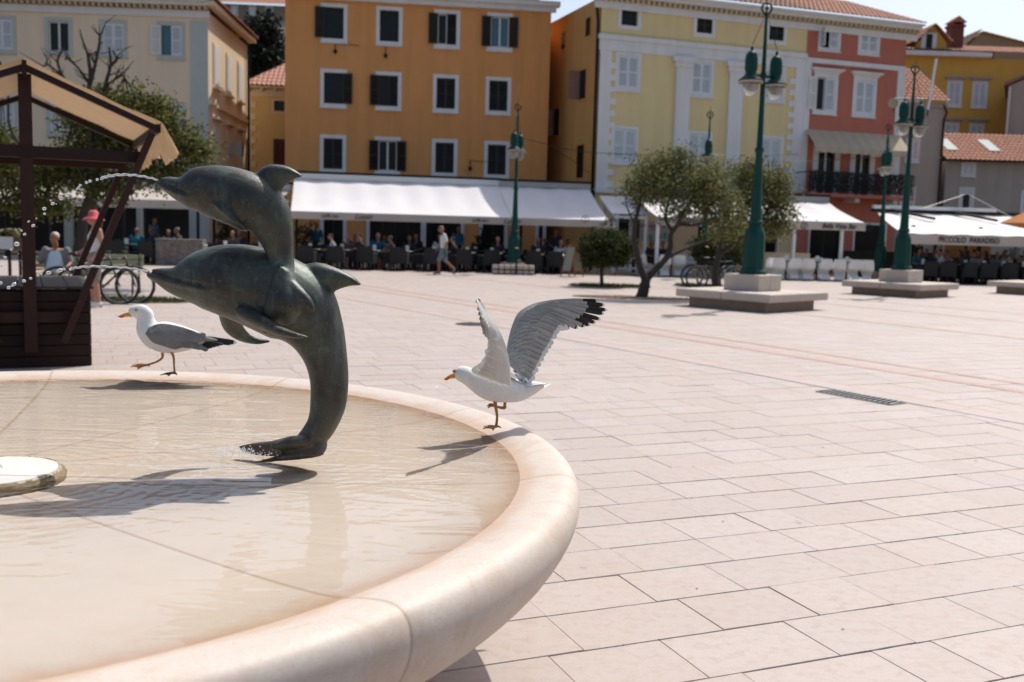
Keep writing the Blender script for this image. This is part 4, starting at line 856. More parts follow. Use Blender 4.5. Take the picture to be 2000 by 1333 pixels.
def window(B, u, z, w_, h, trim=.16, tm='white', sm='dark_shut', left='none', right='none', glass='dark_glass', sash=True, hood=None, tname='window', y=0.0, sill=True):
    """u,z centre of an opening w x h in the wall (built as a recess); left/right shutters: none, closed, open, ajar"""
    p = MB(); a, b, c, d = u - w_ / 2, u + w_ / 2, z - h / 2, z + h / 2; k = .035
    p.b2(a - trim, a, y - k, y + .01, c - trim, d + trim).b2(b, b + trim, y - k, y + .01, c - trim, d + trim).b2(a, b, y - k, y + .01, d, d + trim).b2(a, b, y - k, y + .01, c - trim, c)
    o = p.build(tname, MT[tm], B.o)
    if sill: MB().b2(a - trim * 1.15, b + trim * 1.15, y - .09, y - .002 + .0, c - trim - .05, c - trim + .0).build('sill', MT[tm], o)
    if hood: MB().b2(a - trim - .22, b + trim + .22, y - .22, y, d + trim + .16, d + trim + .24).b2(a - trim - .12, b + trim + .12, y - .13, y, d + trim + .08, d + trim + .158).b2(a - trim - .03, b + trim + .03, y - .07, y, d + trim + .002, d + trim + .078).build('hood', MT[hood], o)
    MB().b2(a, b, y + .13, y + .15, c, d).build('pane', MT[glass], o)
    if sash:
        s_ = MB(); f = .055; s_.b2(a, a + f, y + .08, y + .125, c, d).b2(b - f, b, y + .08, y + .125, c, d).b2(u - f * .8, u + f * .8, y + .07, y + .125, c, d).b2(a + f, u - f * .8, y + .08, y + .125, d - f, d).b2(u + f * .8, b - f, y + .08, y + .125, d - f, d).b2(a + f, u - f * .8, y + .08, y + .125, c, c + f).b2(u + f * .8, b - f, y + .08, y + .125, c, c + f)
        s_.build('sash', MT['sash'], o)
    hw = w_ / 2
    for side, st in ((-1, left), (1, right)):
        if st == 'none': continue
        me = shutter_mesh(hw - .008, h - .02, sm); hx = a + .004 if side < 0 else b - .004
        ang = {'closed': 0, 'open': radians(172), 'ajar': radians(105)}[st]; sh = obj('shutter', me, o)
        if side < 0: sh.matrix_local = M.Translation((hx, y + (.03 if st == 'closed' else -.045), c + .01)) @ M.Rotation(-ang, 4, 'Z') @ M.Translation((0, .02 if st != 'closed' else 0, 0))
        else: sh.matrix_local = M.Translation((hx, y + (.03 if st == 'closed' else -.045), c + .01)) @ M.Rotation(ang, 4, 'Z') @ M.Translation((-(hw - .008), .02 if st != 'closed' else 0, 0))
    return o
def roofslab(B, name, x0, x1, run, rise, y0, z0, m='tile', ang=None, parent=None, rz=0, loc=None):
    L = sqrt(run * run + rise * rise); o = obj(name, tiles(x1 - x0, L, m=m), parent or B.o)
    o.matrix_local = M.Translation(loc or (x0, y0, z0)) @ M.Rotation(rz, 4, 'Z') @ M.Rotation(atan2(rise, run), 4, 'X'); o['kind'] = 'stuff'; return o
def wins(B, boxes, trim): # pixel boxes of the outer trim -> (u, z, w, h) of the opening
    out = []
    for (x0, y0, x1, y1) in boxes:
        cu, cz = B.uz((x0 + x1) / 2, (y0 + y1) / 2); wu = B.uz(x1, (y0 + y1) / 2)[0] - B.uz(x0, (y0 + y1) / 2)[0]; hz_ = B.uz((x0 + x1) / 2, y0)[1] - B.uz((x0 + x1) / 2, y1)[1]; out.append((cu, cz, wu - 2 * trim, hz_ - 2 * trim))
    return out
def hole(w_): return (w_[0] - w_[2] / 2, w_[0] + w_[2] / 2, w_[1] - w_[3] / 2, w_[1] + w_[3] / 2)
# --- orange block
MT['orange'] = plaster('orange_render', (.70, .325, .115), .10, .34)
B = Bld('orange_building', 'tall orange rendered building with dark shutters above the long white awning', 556, 46.6, 8)
bx = [(627.7, 7.5, 679.6, 83.7), (734, 13, 786, 90), (848, 20, 898.6, 96), (952, 25, 1002, 100), (625, 134, 678, 210), (734, 140, 785, 216), (845, 146, 896, 221), (947, 150, 998, 225), (624, 265, 674, 337), (731, 269, 782, 342), (843, 273, 893, 344), (945, 277, 995, 347)]
W = wins(B, bx, .17); mw = sum(x[2] for x in W) / 12; mh = sum(x[3] for x in W) / 12
for c in range(4):
    mu = sum(W[c + 4 * r][0] for r in range(3)) / 3
    for r in range(3): mz = sum(W[4 * r + k][1] for k in range(4)) / 4; W[c + 4 * r] = (mu, mz, mw, mh)
ur = B.ux(1064); zt_ = B.uz(1075, 16)[1]
gh = []
for (x0, x1, zt2) in ((632, 670, 2.7), (722, 822, 2.7), (832, 900, 2.7), (942, 985, 2.75), (1012 + 40, 1060, 2.7)): gh.append((B.ux(x0), B.ux(x1), .15 if x1 - x0 < 80 else .5, zt2))
for i, h in enumerate(gh): gh[i] = (h[0], min(h[1], ur - .1), h[2], h[3])
B.wall(0, ur, 0, zt_, [hole(x) for x in W] + gh, MT['orange'], 11)
st = [('open', 'none'), ('none', 'none'), ('open', 'closed'), ('open', 'open'), ('none', 'open'), ('open', 'closed'), ('closed', 'closed'), ('closed', 'closed'), ('closed', 'closed'), ('open', 'open'), ('closed', 'closed'), ('closed', 'closed')]
for i, x in enumerate(W): window(B, *x, trim=.17, left=st[i][0], right=st[i][1], glass='blue_glass' if i == 3 else 'dark_glass', sash=i in (2, 3, 9))
for h in gh:
    mb = MB(); mb.b2(h[0] - .16, h[0], -.04, .01, 0, h[3] + .16).b2(h[1], h[1] + .16, -.04, .01, 0, h[3] + .16).b2(h[0], h[1], -.04, .01, h[3], h[3] + .16); dr = mb.build('shop_door' if h[2] < .3 else 'shop_window', MT['white'], B.o)
    MB().b2(h[0], h[1], .13, .15, h[2], h[3]).build('pane', MT['dark_glass'], dr)
    n = 2 if h[2] < .3 else 4; s_ = MB()
    for k in range(1, n): x = mix(h[0], h[1], k / n); s_.b2(x - .03, x + .03, .08, .125, h[2], h[3])
    s_.build('glazing_bar', MT['dark_shut'], dr)
MB().b2(-.5, ur + .35, -.45, -.0, zt_ + .001, zt_ + .22).b2(-.3, ur + .2, -.25, -.001, zt_ - .22, zt_).build('cornice', MT['white'], B.o)
roofslab(B, 'roof', -.6, ur + .5, 6, 2.1, -.6, zt_ + .24); rf = roofslab(B, 'roof', -.6, ur + .5, 6, 2.1, 11.6, zt_ + .24, rz=pi, loc=(ur + .5, 11.6, zt_ + .24))
for (px, py, s_) in ((655, 100, 1), (753, 108, 0), (918, 328, 1)):
    u, z = B.uz(px, py); mb = MB(); mb.tube([(u, -.02, z + .35), (u, -.12, z + .2), (u, -.12, z)], .02, 6).ell((u, -.14, z - .05), (.09, .09, .11), 8)
    if s_: mb.tube([(u, -.05, z + .33), (u + 1.1, -.05, z + .28)], .012, 5)
    mb.build('wall_lamp', MT['iron'], B.o)
# --- yellow and red houses under one eave
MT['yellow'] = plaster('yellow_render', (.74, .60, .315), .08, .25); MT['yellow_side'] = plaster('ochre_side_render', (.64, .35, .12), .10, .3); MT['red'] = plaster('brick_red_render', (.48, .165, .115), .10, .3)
B = Bld('yellow_house', 'pale yellow house with white pilasters and toothed white corners', 1157, 45.2, 19); YB = B
u1 = B.ux(1555); zc = B.uz(1165, 90)[1]; zE = B.uz(1165, 1)[1]
A3 = wins(B, [(1207, 13, 1252, 62), (1354, 24, 1398, 73), (1496, 37, 1537, 84)], .17); R2 = wins(B, [(1202, 104, 1251, 181), (1346, 116, 1394, 190), (1489, 129, 1534, 199)], .14); R3 = wins(B, [(1194, 247, 1245, 321), (1336, 258, 1394, 330), (1484, 264, 1526, 336)], .14)
def avg(L): z = sum(x[1] for x in L) / len(L); w_ = sum(x[2] for x in L) / len(L); h = sum(x[3] for x in L) / len(L); return [(x[0], z, w_, h) for x in L]
A3, R2, R3 = avg(A3), avg(R2), avg(R3)
gl = [(1.2, 3.0, .1, 2.5), (4.2, 5.6, .1, 2.5), (7.0, 9.6, .6, 2.5)]
B.wall(0, u1, 0, zE, [hole(x) for x in A3 + R2 + R3] + gl, MT['yellow'], 9, left=False)
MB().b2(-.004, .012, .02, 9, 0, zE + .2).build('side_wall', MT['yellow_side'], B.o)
for i, x in enumerate(A3): window(B, *x, trim=.17, sm='dark_shut', left='none' if i == 0 else 'closed', right='none' if i == 0 else 'closed', sash=False, sill=False)
for i, x in enumerate(R2): window(B, *x, trim=.14, sm='white_shut', left='closed', right='closed', sash=False)
for i, x in enumerate(R3): window(B, *x, trim=.14, sm='white_shut', left='closed', right='closed', sash=False)
fz = (zc - .15, B.uz(1165, 66)[1])
MB().b2(-.06, u1, -.06, -.001, fz[0], fz[1] - .2).b2(-.12, u1, -.14, -.002, fz[1] - .2, fz[1]).build('string_course', MT['white'], B.o)
for px in (1320, 1422):
    u = B.ux(px); MB().b2(u - .36, u + .36, -.12, -.0015, 3.6, fz[0] - .45).b2(u - .46, u + .46, -.18, -.002, fz[0] - .45, fz[0] - .22).b2(u - .58, u + .58, -.24, -.003, fz[0] - .22, fz[0] - .002).build('pilaster', MT['white'], B.o)
for (ua, sg) in ((0, 1), (u1, -1)):
    q = MB(); k = 0; z = 3.7
    q.b2(min(ua, ua + sg * .55), max(ua, ua + sg * .55), -.05, -.0012, 3.6, fz[0] - .002)
    while z < fz[0] - .5:
        q.b2(min(ua + sg * .55, ua + sg * .85), max(ua + sg * .55, ua + sg * .85), -.05, -.0012, z, z + .26); z += .52
    q.build('quoins', MT['white'], B.o)
MB().b2(-.1, u1, -.3, -.001, 3.42, 3.6).build('ledge', MT['white'], B.o)
for (x0, x1, z0, z1) in gl:
    dr = MB().b2(x0 - .12, x0, -.03, .01, 0, z1 + .12).b2(x1, x1 + .12, -.03, .01, 0, z1 + .12).b2(x0, x1, -.03, .01, z1, z1 + .12).build('shop_door', MT['white'], B.o); MB().b2(x0, x1, .13, .15, z0, z1).build('pane', MT['dark_glass'], dr)
for (yy, zz, wd, hh, op) in ((1.4, 10.9, .55, .8, 0), (4.4, 10.8, .5, .8, 0), (1.8, 8.4, .7, 1.3, 1), (5.0, 7.0, .7, 1.3, 1), (1.8, 4.9, .8, 1.5, 0)):
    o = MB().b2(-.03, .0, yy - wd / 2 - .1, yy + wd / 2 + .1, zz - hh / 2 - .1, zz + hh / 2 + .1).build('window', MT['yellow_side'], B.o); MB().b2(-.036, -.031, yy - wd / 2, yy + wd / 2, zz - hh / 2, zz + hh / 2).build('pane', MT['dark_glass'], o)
    if op: MB().b2(-.09, -.04, yy + wd / 2, yy + wd / 2 + .06, zz - hh / 2, zz + hh / 2).b2(-wd * .8, -.04, yy + wd / 2 + .061, yy + wd / 2 + .1, zz - hh / 2, zz + hh / 2).build('shutter', mat('pinkish_shutter', (.30, .17, .13), .6), o)
MB().tube([(-.25, .12, zE + .1), (-.16, .1, zE - .4), (-.12, .06, zE - .9), (-.12, .06, 2.8)], .07, 8).build('drainpipe', MT['iron'], B.o, smooth=True)
def eave(B, u0, u1, zE, y0=0):
    MB().b2(u0, u1, -.10, -.002, zE - .30, zE - .0).b2(u0, u1, -.42, -.003, zE + .18, zE + .34).b2(u0, u1, -.62, .0, zE + .341, zE + .42).build('cornice', MT['white'], B.o)
    d = MB(); n = int((u1 - u0) / .26)
    for k in range(n): x = u0 + (u1 - u0) * (k + .5) / n; d.b2(x - .07, x + .07, -.32, -.003, zE + .02, zE + .179)
    d.b2(u0, u1, -.16, -.0035, zE + .0015, zE + .02 - .001)
    d.build('dentils', MT.setdefault('cream_dentil', MT.get('cream_dentil') or mat('cream_dentil', (.50, .40, .26), .8)), B.o)
eave(B, -.35, u1, zE)
roofslab(B, 'roof', -.5, u1, 6.5, 2.35, -.62, zE + .44, m='tile_old')
B2 = Bld('red_house', 'brick red house with white hoods and a balcony with a striped awning', 1555.5, 48.9, 19)
B2.o.location = wm(YB.o) @ V((u1 + .004, 0, 0)); B2.inv = wm(B2.o).inverted(); ur = B2.ux(1746)
T3 = avg(wins(B2, [(1598, 50, 1642, 102), (1676, 60, 1718, 107)], .15)); T2 = avg(wins(B2, [(1588, 146, 1635, 225), (1665, 151, 1711, 228)], .17)); zb = B2.uz(1650, 382)[1]
bal = [(B2.ux(1590), B2.ux(1622), zb + .05, zb + 2.1), (B2.ux(1662), B2.ux(1690), zb + .05, zb + 2.1)]; gl = [(.8, 2.6, .1, 2.4), (3.4, 5.2, .1, 2.4)]
B2.wall(0, ur, 0, zE, [hole(x) for x in T3 + T2] + bal + gl, MT['red'], 9)
for i, x in enumerate(T3): window(B2, *x, trim=.15, sm='white_shut', left='ajar' if i == 0 else 'closed', right='closed', sash=False)
for i, x in enumerate(T2): window(B2, *x, trim=.17, sm='white_shut', left='open' if i == 0 else 'closed', right='closed', sash=i == 0, hood='white')
for h in bal:
    dr = MB().b2(h[0] - .3, h[0], -.02, .01, h[2], h[3] + .3).b2(h[1], h[1] + .3, -.02, .01, h[2], h[3] + .3).b2(h[0], h[1], -.02, .01, h[3], h[3] + .3).build('balcony_door', MT['white'], B2.o); MB().b2(h[0], h[1], .13, .15, h[2], h[3]).build('pane', MT['dark_glass'], dr); MB().b2((h[0] + h[1]) / 2 - .05, (h[0] + h[1]) / 2 + .05, .08, .12, h[2], h[3]).build('sash', MT['sash'], dr)
for h in gl:
    dr = MB().b2(h[0] - .1, h[0], -.02, .01, 0, h[3] + .1).b2(h[1], h[1] + .1, -.02, .01, 0, h[3] + .1).b2(h[0], h[1], -.02, .01, h[3], h[3] + .1).build('shop_door', MT['white'], B2.o); MB().b2(h[0], h[1], .13, .15, h[2], h[3]).build('pane', MT['dark_glass'], dr)
zs = B2.uz(1640, 119)[1]
MB().b2(0, ur + .02, -.08, -.001, zs - .22, zs).build('string_course', MT['white'], B2.o)
MB().b2(0, .32, -.06, -.0012, 2.9, zs - .221).build('pilaster', MT['white'], B2.o); MB().b2(ur - .42, ur + .02, -.06, -.0012, 2.9, zs - .221).build('pilaster', MT['white'], B2.o)
eave(B2, 0, ur + .55, zE); roofslab(B2, 'roof', 0, ur + .62, 6.5, 2.35, -.62, zE + .44)
MB().b2(-.25, ur + .1, -1.15, -.001, zb - .16, zb).build('balcony_slab', MT['red'], B2.o)
rl = MB(); rl.b2(-.25, ur + .1, -1.14, -1.10, zb + .95, zb + 1.0).b2(-.25, ur + .1, -1.14, -1.10, zb + .05, zb + .1)
for k in range(58): x = mix(-.23, ur + .08, k / 57); rl.b2(x - .012, x + .012, -1.13, -1.11, zb + .1, zb + .95)
rl.b2(-.25, -.21, -1.10, -.01, zb + .95, zb + 1.0).b2(ur + .06, ur + .1, -1.10, -.01, zb + .95, zb + 1.0); rl.build('balcony_railing', MT['iron'], B2.o)
pl = MB(); random.seed(2)
for k in range(3600): p = V((random.uniform(-.2, ur), -1.05 + random.gauss(0, .06), zb + random.uniform(.08, 1.0))); pl.add([p, p + V((.06, random.uniform(-.04, .04), .05)), p + V((.02, .02, .1))], [(0, 1, 2)])
pl.build('balcony_plants', MT['leaf4'], B2.o)
MB().b2(.5, .75, -.9, -.002, zb - .36, zb - .161).b2(ur - .9, ur - .65, -.9, -.002, zb - .36, zb - .161).b2(2.6, 2.85, -.9, -.002, zb - .36, zb - .161).build('bracket', MT['white'], B2.o)
za = B2.uz(1650, 258)[1]; sa_ = MB(); MT['stripe'] = mat('striped_awning_cloth', (.50, .43, .31), .85, 0, .1, 3, .1, tr=.2); MT['stripe2'] = mat('pale_awning_stripe', (.54, .46, .33), .85, 0, .1, 3, .1, tr=.2)
for k in range(18):
    xa, xb = mix(.15, ur - .1, k / 18), mix(.15, ur - .1, (k + 1) / 18); sa_.add([(xa, -.05, za), (xb, -.05, za), (xb, -.95, za - .85), (xa, -.95, za - .85), (xb, -.955, za - 1.12), (xa, -.955, za - 1.12 - .04 * (k % 2))], [(0, 1, 2, 3), (3, 2, 4, 5)], k % 2)
sa_.build('balcony_awning', [MT['stripe'], MT['stripe2']], B2.o)
# --- cream palace at the left with its sunlit flank
MT['cream'] = plaster('cream_render', (.78, .64, .46), .06, .18); MT['greyblue'] = mat('grey_stone_trim', (.47, .50, .47), .85, 0, .1, 4, .2)
B = Bld('cream_building', 'large cream building with grey shutters at the far left behind the tree', -230, 46, 3)
uR = B.ux(408); zE = B.uz(404, 23)[1]
W = wins(B, [(-24, 26, 32, 100), (86, 33, 143, 107), (195, 40, 248, 114), (308, 48, 361, 120)], .17); W = avg(W); W += [(x[0], x[1] - 3.6, x[2], x[3]) for x in W]; W = [((W[0][0] - 2.6), W[0][1], W[0][2], W[0][3])] + W
gl = [(uR - 2.9, uR - .9, .1, 2.7), (uR - 6.2, uR - 3.3, .1, 2.7), (uR - 9.8, uR - 6.6, .1, 2.7), (uR - 13.2, uR - 10.2, .1, 2.7)]
dp = 8.4; B.wall(0, uR, 0, zE, [hole(x) for x in W] + gl, MT['cream'], dp)
for i, x in enumerate(W): window(B, *x, trim=.17, tm='greyblue', sm='white_shut', left={2: 'none', 4: 'open'}.get(i, 'closed'), right={2: 'none'}.get(i, 'closed'), sash=i == 2, glass='blue_glass' if i == 4 else 'dark_glass')
for h in gl: dr = MB().b2(h[0] - .14, h[0], -.03, .01, 0, h[3] + .14).b2(h[1], h[1] + .14, -.03, .01, 0, h[3] + .14).b2(h[0], h[1], -.03, .01, h[3], h[3] + .14).build('shop_door', MT['greyblue'], B.o); MB().b2(h[0], h[1], .13, .15, h[2], h[3]).build('pane', MT['dark_glass'], dr)
MB().b2(uR - .78, uR + .02, -.05, -.001, .3, zE - .43).build('corner_pilaster', MT['greyblue'], B.o); eave(B, 0, uR + .1, zE)
MB().b2(uR, uR + .4, -.5, dp + .4, zE + .20, zE + .40).build('side_eave', MT['cream'], B.o)
r1 = roofslab(B, 'roof', 0, uR + .5, 4.6, 1.7, -.65, zE + .44); r2 = roofslab(B, 'roof', 0, uR + .5, 4.6, 1.7, 0, 0, rz=pi, loc=(uR + .5, dp + .5, zE + .44))
for v in r1.data.vertices: v.co.x = min(v.co.x, uR + .5 - v.co.y * .95)
for v in r2.data.vertices: v.co.x = max(v.co.x, v.co.y * .95)
r3 = roofslab(B, 'roof', 0, dp + 1.15, 4.6, 1.7, 0, 0, rz=pi / 2, loc=(uR + .5, -.65, zE + .44))
for v in r3.data.vertices: v.co.x = min(max(v.co.x, v.co.y * .95), dp + 1.15 - v.co.y * .95)
MT['quoin_cream'] = plaster('pale_cream_trim', (.66, .52, .37), .05, .15)
def sidewin(B, uw, yy, zz, wd, hh, m='white_shut', hood=False, outer='cream'):
    o = MB().b2(uw, uw + .05, yy - wd / 2 - .13, yy + wd / 2 + .13, zz - hh / 2 - .13, zz + hh / 2 + .13).build('window', MT[outer], B.o); MB().b2(uw + .051, uw + .075, yy - wd / 2, yy - .01, zz - hh / 2, zz + hh / 2).build('shutter', MT[m], o); MB().b2(uw + .051, uw + .075, yy + .01, yy + wd / 2, zz - hh / 2, zz + hh / 2).build('shutter', MT[m], o)
    if hood: MB().b2(uw, uw + .22, yy - wd / 2 - .25, yy + wd / 2 + .25, zz + hh / 2 + .3, zz + hh / 2 + .42).build('hood', MT[outer], o)
    MB().b2(uw, uw + .16, yy - wd / 2 - .2, yy + wd / 2 + .2, zz - hh / 2 - .22, zz - hh / 2 - .131).build('sill', MT[outer], o)
for yy in (1.5, 4.1, 6.6): sidewin(B, uR, yy, zE - 2.2, .95, 1.75); sidewin(B, uR, yy, zE - 6.0, .95, 2.0, hood=True)
MB().b2(uR + .4, uR + .75, 3.5, 4.1, zE - 6.2, zE - 5.5).b2(uR, uR + .4, 3.75, 3.85, zE - 6.15, zE - 6.1).build('air_conditioner', MT['grey_metal'], B.o)
MB().b2(uR, uR + .12, 0, dp, zE - 4.15, zE - 4.0).b2(uR, uR + .25, .2, dp - .1, zE - 7.5, zE - 7.32).build('side_ledge', MT['cream'], B.o)
MB().tube([(uR + .12, dp - .2, zE), (uR + .12, dp - .2, .2)], .07, 8).build('drainpipe', MT['iron'], B.o)
# --- small yellow house in the gap
MT['mustard'] = plaster('mustard_render', (.62, .43, .19), .08, .2)
B = Bld('small_mustard_house', 'small mustard house with a pink tiled roof in the gap beside the orange building', 479, 57, 5); zE = B.uz(490, 172)[1]; wi = wins(B, [(531, 193, 560, 222)], .12); rd = wins(B, [(534, 272, 562, 322)], .1)
B.wall(0, 5.5, 0, zE, [hole(x) for x in wi + rd], MT['mustard'], 6); window(B, *wi[0], trim=.12, tm='quoin_cream', sash=False, sill=False); MT['redwood'] = mat('dark_red_shutter', (.10, .022, .016), .5); window(B, *rd[0], trim=.1, tm='redwood', sm='redwood', left='closed', right='closed', sash=False, sill=False)
q = MB(); q.b2(0, .36, -.04, -.001, 0, zE - .45).b2(0, 5.5, -.04, -.0012, zE - .449, zE - .05); z = .2
while z < zE - .8: q.b2(.36, .60, -.04, -.001, z, z + .33); z += .66
q.build('quoins', MT['quoin_cream'], B.o); MT['pink_tile'] = mat('pink_roof_tile', (.50, .24, .18), .85, 0, .25, 5, .2, col2=(.60, .33, .26))
e_ = MB(); e_.b2(-.1, 5.5, -.35, -.0, zE + .001, zE + .1)
for k in range(8): e_.b2(.2 + k * .7, .34 + k * .7, -.3, -.002, zE - .16, zE)
e_.build('eave_rafters', MT['quoin_cream'], B.o); rf = roofslab(B, 'roof', -.15, 5.6, 3.2, 2.1, -.42, zE + .1, m='pink_tile')
for v in rf.data.vertices: v.co.x = max(v.co.x, v.co.y * .72)
# gable end infill and hill house far behind
MT['grey_wall'] = plaster('grey_render', (.42, .385, .335), .10, .3); MT['brown_wall'] = plaster('brown_stone_render', (.25, .205, .17), .16, .35)
B = Bld('hill_house', 'grey house with an orange roof high on the hill behind the conifer', 425, 90, 4); z1 = B.uz(500, 10)[1]; W = avg(wins(B, [(450, 10, 466, 32), (486, 10, 500, 32), (518, 14, 534, 34)], .15))
B.wall(0, 9, 8, z1, [hole(x) for x in W], MT['brown_wall'], 8); [window(B, *x, trim=.15, tm='greyblue', sm='white_shut', left='closed' if i < 2 else 'none', right='closed' if i < 2 else 'none', sash=False) for i, x in enumerate(W)]; roofslab(B, 'roof', -.4, 9.4, 4.4, 1.8, -.4, z1)
B = Bld('hill_shed', 'small pale outbuilding with a sloping wall beside the conifer top', 528, 80, 4); z1 = B.uz(545, 32)[1]; B.wall(0, 4, 4, z1 - .8, [], MT['cream'], 5); MB().prism([(0, 0, z1 - .8), (4, 0, z1 - .8), (4, 0, z1 + .6)], (0, 5, 0)).build('gable', MT['grey_wall'], B.o)
# --- houses at the right
B = Bld('grey_house', 'narrow grey house with a red tiled roof just right of the red house', 1738, 54, 3, group=None); zE = B.uz(1790, 200)[1]; ur = B.ux(1827); W = avg(wins(B, [(1768, 271, 1796, 318), (1757, 365, 1787, 413)][:1], .12)); W2 = wins(B, [(1757, 365, 1787, 413)], .12)
B.wall(-2.5, ur, 0, zE, [hole(W[0]), hole(W2[0])], MT['grey_wall'], 6); [window(B, *x, trim=.12, sm='white_shut', left='closed', right='closed', sash=False) for x in W + W2]
MB().b2(-2.5, ur + .12, -.12, -.002, zE - .25, zE - .02).build('cornice', MT['grey_wall'], B.o); roofslab(B, 'roof', -2.6, ur + .2, 4.2, 2.3, -.4, zE + .02); MB().tube([(ur - .1, -.1, zE - .1), (ur + .1, -.12, zE - .5), (ur - .02, -.12, zE - .9), (ur - .02, -.12, 1)], .06, 8).build('drainpipe', MT['iron'], B.o)
MT['grey_wall2'] = plaster('mottled_grey_render', (.40, .36, .31), .12, .35)
B = Bld('low_grey_house', 'low grey house with two white skylights in its red tiled roof', 1832, 54.5, 0); zE = B.uz(1900, 316)[1]; ur = B.ux(2120); W = wins(B, [(1877, 318, 1906, 345), (1872, 366, 1902, 411), (1993, 372, 2023, 417)], .1)
B.wall(0.02, ur, 0, zE, [hole(x) for x in W], MT['grey_wall2'], 7); [window(B, *x, trim=.1, sm='white_shut', left='closed', right='closed', sash=False) for x in W]
zr = B.uz(1900, 264, 3.6)[1]; rs = (zr - zE) / 4; roofslab(B, 'roof', -.1, ur, 4.0, zr - zE, -.4, zE + .02); MB().b2(-.1, ur, -.5, -.41, zE - .02, zE + .06).build('gutter', MT['iron'], B.o); roofslab(B, 'roof', -.1, ur, 4, zr - zE, 0, 0, rz=pi, loc=(ur, 7.6, zE + .02))
L_ = sqrt(16 + (zr - zE) ** 2)
for px in (1862, 1945):
    u = B.ux(px); o = MB().b2(u - .3, u + .3, L_ * .30, L_ * .72, .06, .13).build('skylight', MT['greyblue'], B.o); o.matrix_local = M.Translation((0, -.4, zE + .02)) @ M.Rotation(atan2(zr - zE, 4), 4, 'X')
MT['ochre'] = plaster('ochre_render', (.62, .375, .085), .08, .2)
B = Bld('ochre_house', 'tall ochre house with a gabled dormer and brick chimney above the low roofs', 1735, 66, 2); zE = B.uz(1850, 112)[1]; ur = B.ux(1975); W = avg(wins(B, [(1848, 156, 1880, 208), (1899, 161, 1927, 213)], .12)); W2 = avg(wins(B, [(1841, 238, 1873, 288), (1893, 242, 1920, 292)], .12)); W3 = wins(B, [(1776, 150, 1798, 200)], .12)
B.wall(-3, ur + 6, 0, zE, [hole(x) for x in W + W2 + W3], MT['ochre'], 8); [window(B, *x, trim=.12, sm='white_shut', left='closed', right='closed', sash=False, hood='grey_wall') for x in W + W2 + W3]
MB().b2(-3, B.ux(1905), -.5, -.001, zE + .0, zE + .28).build('cornice', MT['white'], B.o); roofslab(B, 'roof', -3, ur + 4, 4.4, 1.15, -.5, zE + .3)
du, d2 = B.uz(1797, 82)[0], B.uz(1852, 82)[0]; dz0 = zE + .35; dz1 = B.uz(1824, 82)[1]; dza = B.uz(1824, 48)[1]
dm = MB().prism([(du, .2, dz0), (d2, .2, dz0), (d2, .2, dz1), ((du + d2) / 2, .2, dza), (du, .2, dz1)], (0, 3, 0)).build('dormer', MT['ochre'], B.o); wu = B.uz(1816, 82); MB().b2(wu[0] - .5, wu[0] + .5, .1, .195, wu[1] - .55, wu[1] + .6).build('dormer_window', MT['white'], dm); MB().b2(wu[0] - .2, wu[0] + .2, .08, .099, wu[1] - .45, wu[1] + .5).build('pane', MT['dark_glass'], dm)
for sx in (-1, 1):
    mid = (du + d2) / 2; hw = (d2 - du) / 2 + .25; k = atan2(dza - dz1, hw); L = hw / cos(k)
    o = obj('dormer_roof', tiles(3.6, L), dm); o.matrix_local = M.Translation((mid + sx * hw, -.15 if sx > 0 else 3.45, dz1 + .02)) @ M.Rotation(pi / 2 if sx > 0 else -pi / 2, 4, 'Z') @ M.Rotation(k, 4, 'X'); o['kind'] = 'stuff'
# dormer's long left wing
o = MB().prism([(-3, 1.2, zE + .4), (du, 1.2, zE + .4), (du, 1.2, dz1), (-3, 1.2, dz1 - .4)], (0, 2, 0)).build('attic_wall', MT['ochre'], B.o); roofslab(B, 'roof', -3, du + .2, 3, 1.3, .7, dz1 - .1)
cu, cz = B.uz(1863, 92, 2); ct = B.uz(1863, 55, 2)[1]; MT['brick'] = mat('old_red_brick', (.16, .06, .045), .9, 0, .35, 8, .6, 20, .02)
ch = MB().b2(cu - .42, cu + .42, 1.6, 2.4, cz - 1, ct).b2(cu - .5, cu + .5, 1.52, 2.48, ct, ct + .14).build('chimney', MT['brick'], B.o); MB().prism([(cu - .55, 1.5, ct + .3), (cu + .55, 1.5, ct + .3), (cu, 1.5, ct + .7)], (0, 1.0, 0)).b2(cu - .4, cu - .3, 1.6, 2.4, ct + .14, ct + .3).b2(cu + .3, cu + .4, 1.6, 2.4, ct + .14, ct + .3).build('chimney_cap', MT['tile'], ch)
B = Bld('old_stone_house', 'old brown stone house with a dark attic window under an uneven gable on the skyline', 1878, 76, 0); a, b, c = B.uz(1880, 99), B.uz(1917, 63), B.uz(2030, 92)
MB().prism([(a[0], 0, 6), (c[0], 0, 6), (c[0], 0, c[1]), (b[0], 0, b[1]), (a[0], 0, a[1])], (0, 8, 0)).build('wall', MT['brown_wall'], B.o); wu = B.uz(1931, 105); MB().b2(wu[0] - .35, wu[0] + .35, -.05, -.001, wu[1] - .5, wu[1] + .45).build('window', MT['room'], B.o)
for (p, q) in ((a, b), (b, c)):
    L = sqrt((p[0] - q[0]) ** 2 + (p[1] - q[1]) ** 2); lo, hi = (p, q) if p[1] < q[1] else (q, p); sx = 1 if hi[0] > lo[0] else -1; k = atan2(hi[1] - lo[1], abs(hi[0] - lo[0]))
    o = obj('roof', tiles(8.6, L + .3, m='tile_old'), B.o); o.matrix_local = M.Translation((lo[0] - sx * .28, 8.3 if sx > 0 else -.3, lo[1] - .08)) @ M.Rotation(-pi / 2 if sx > 0 else pi / 2, 4, 'Z') @ M.Rotation(k, 4, 'X'); o['kind'] = 'stuff'
B = Bld('bare_grey_house', 'bare grey house wall with a sloping eave at the right edge', 1968, 61, -27); a = B.uz(1970, 168); b = B.uz(2030, 135)
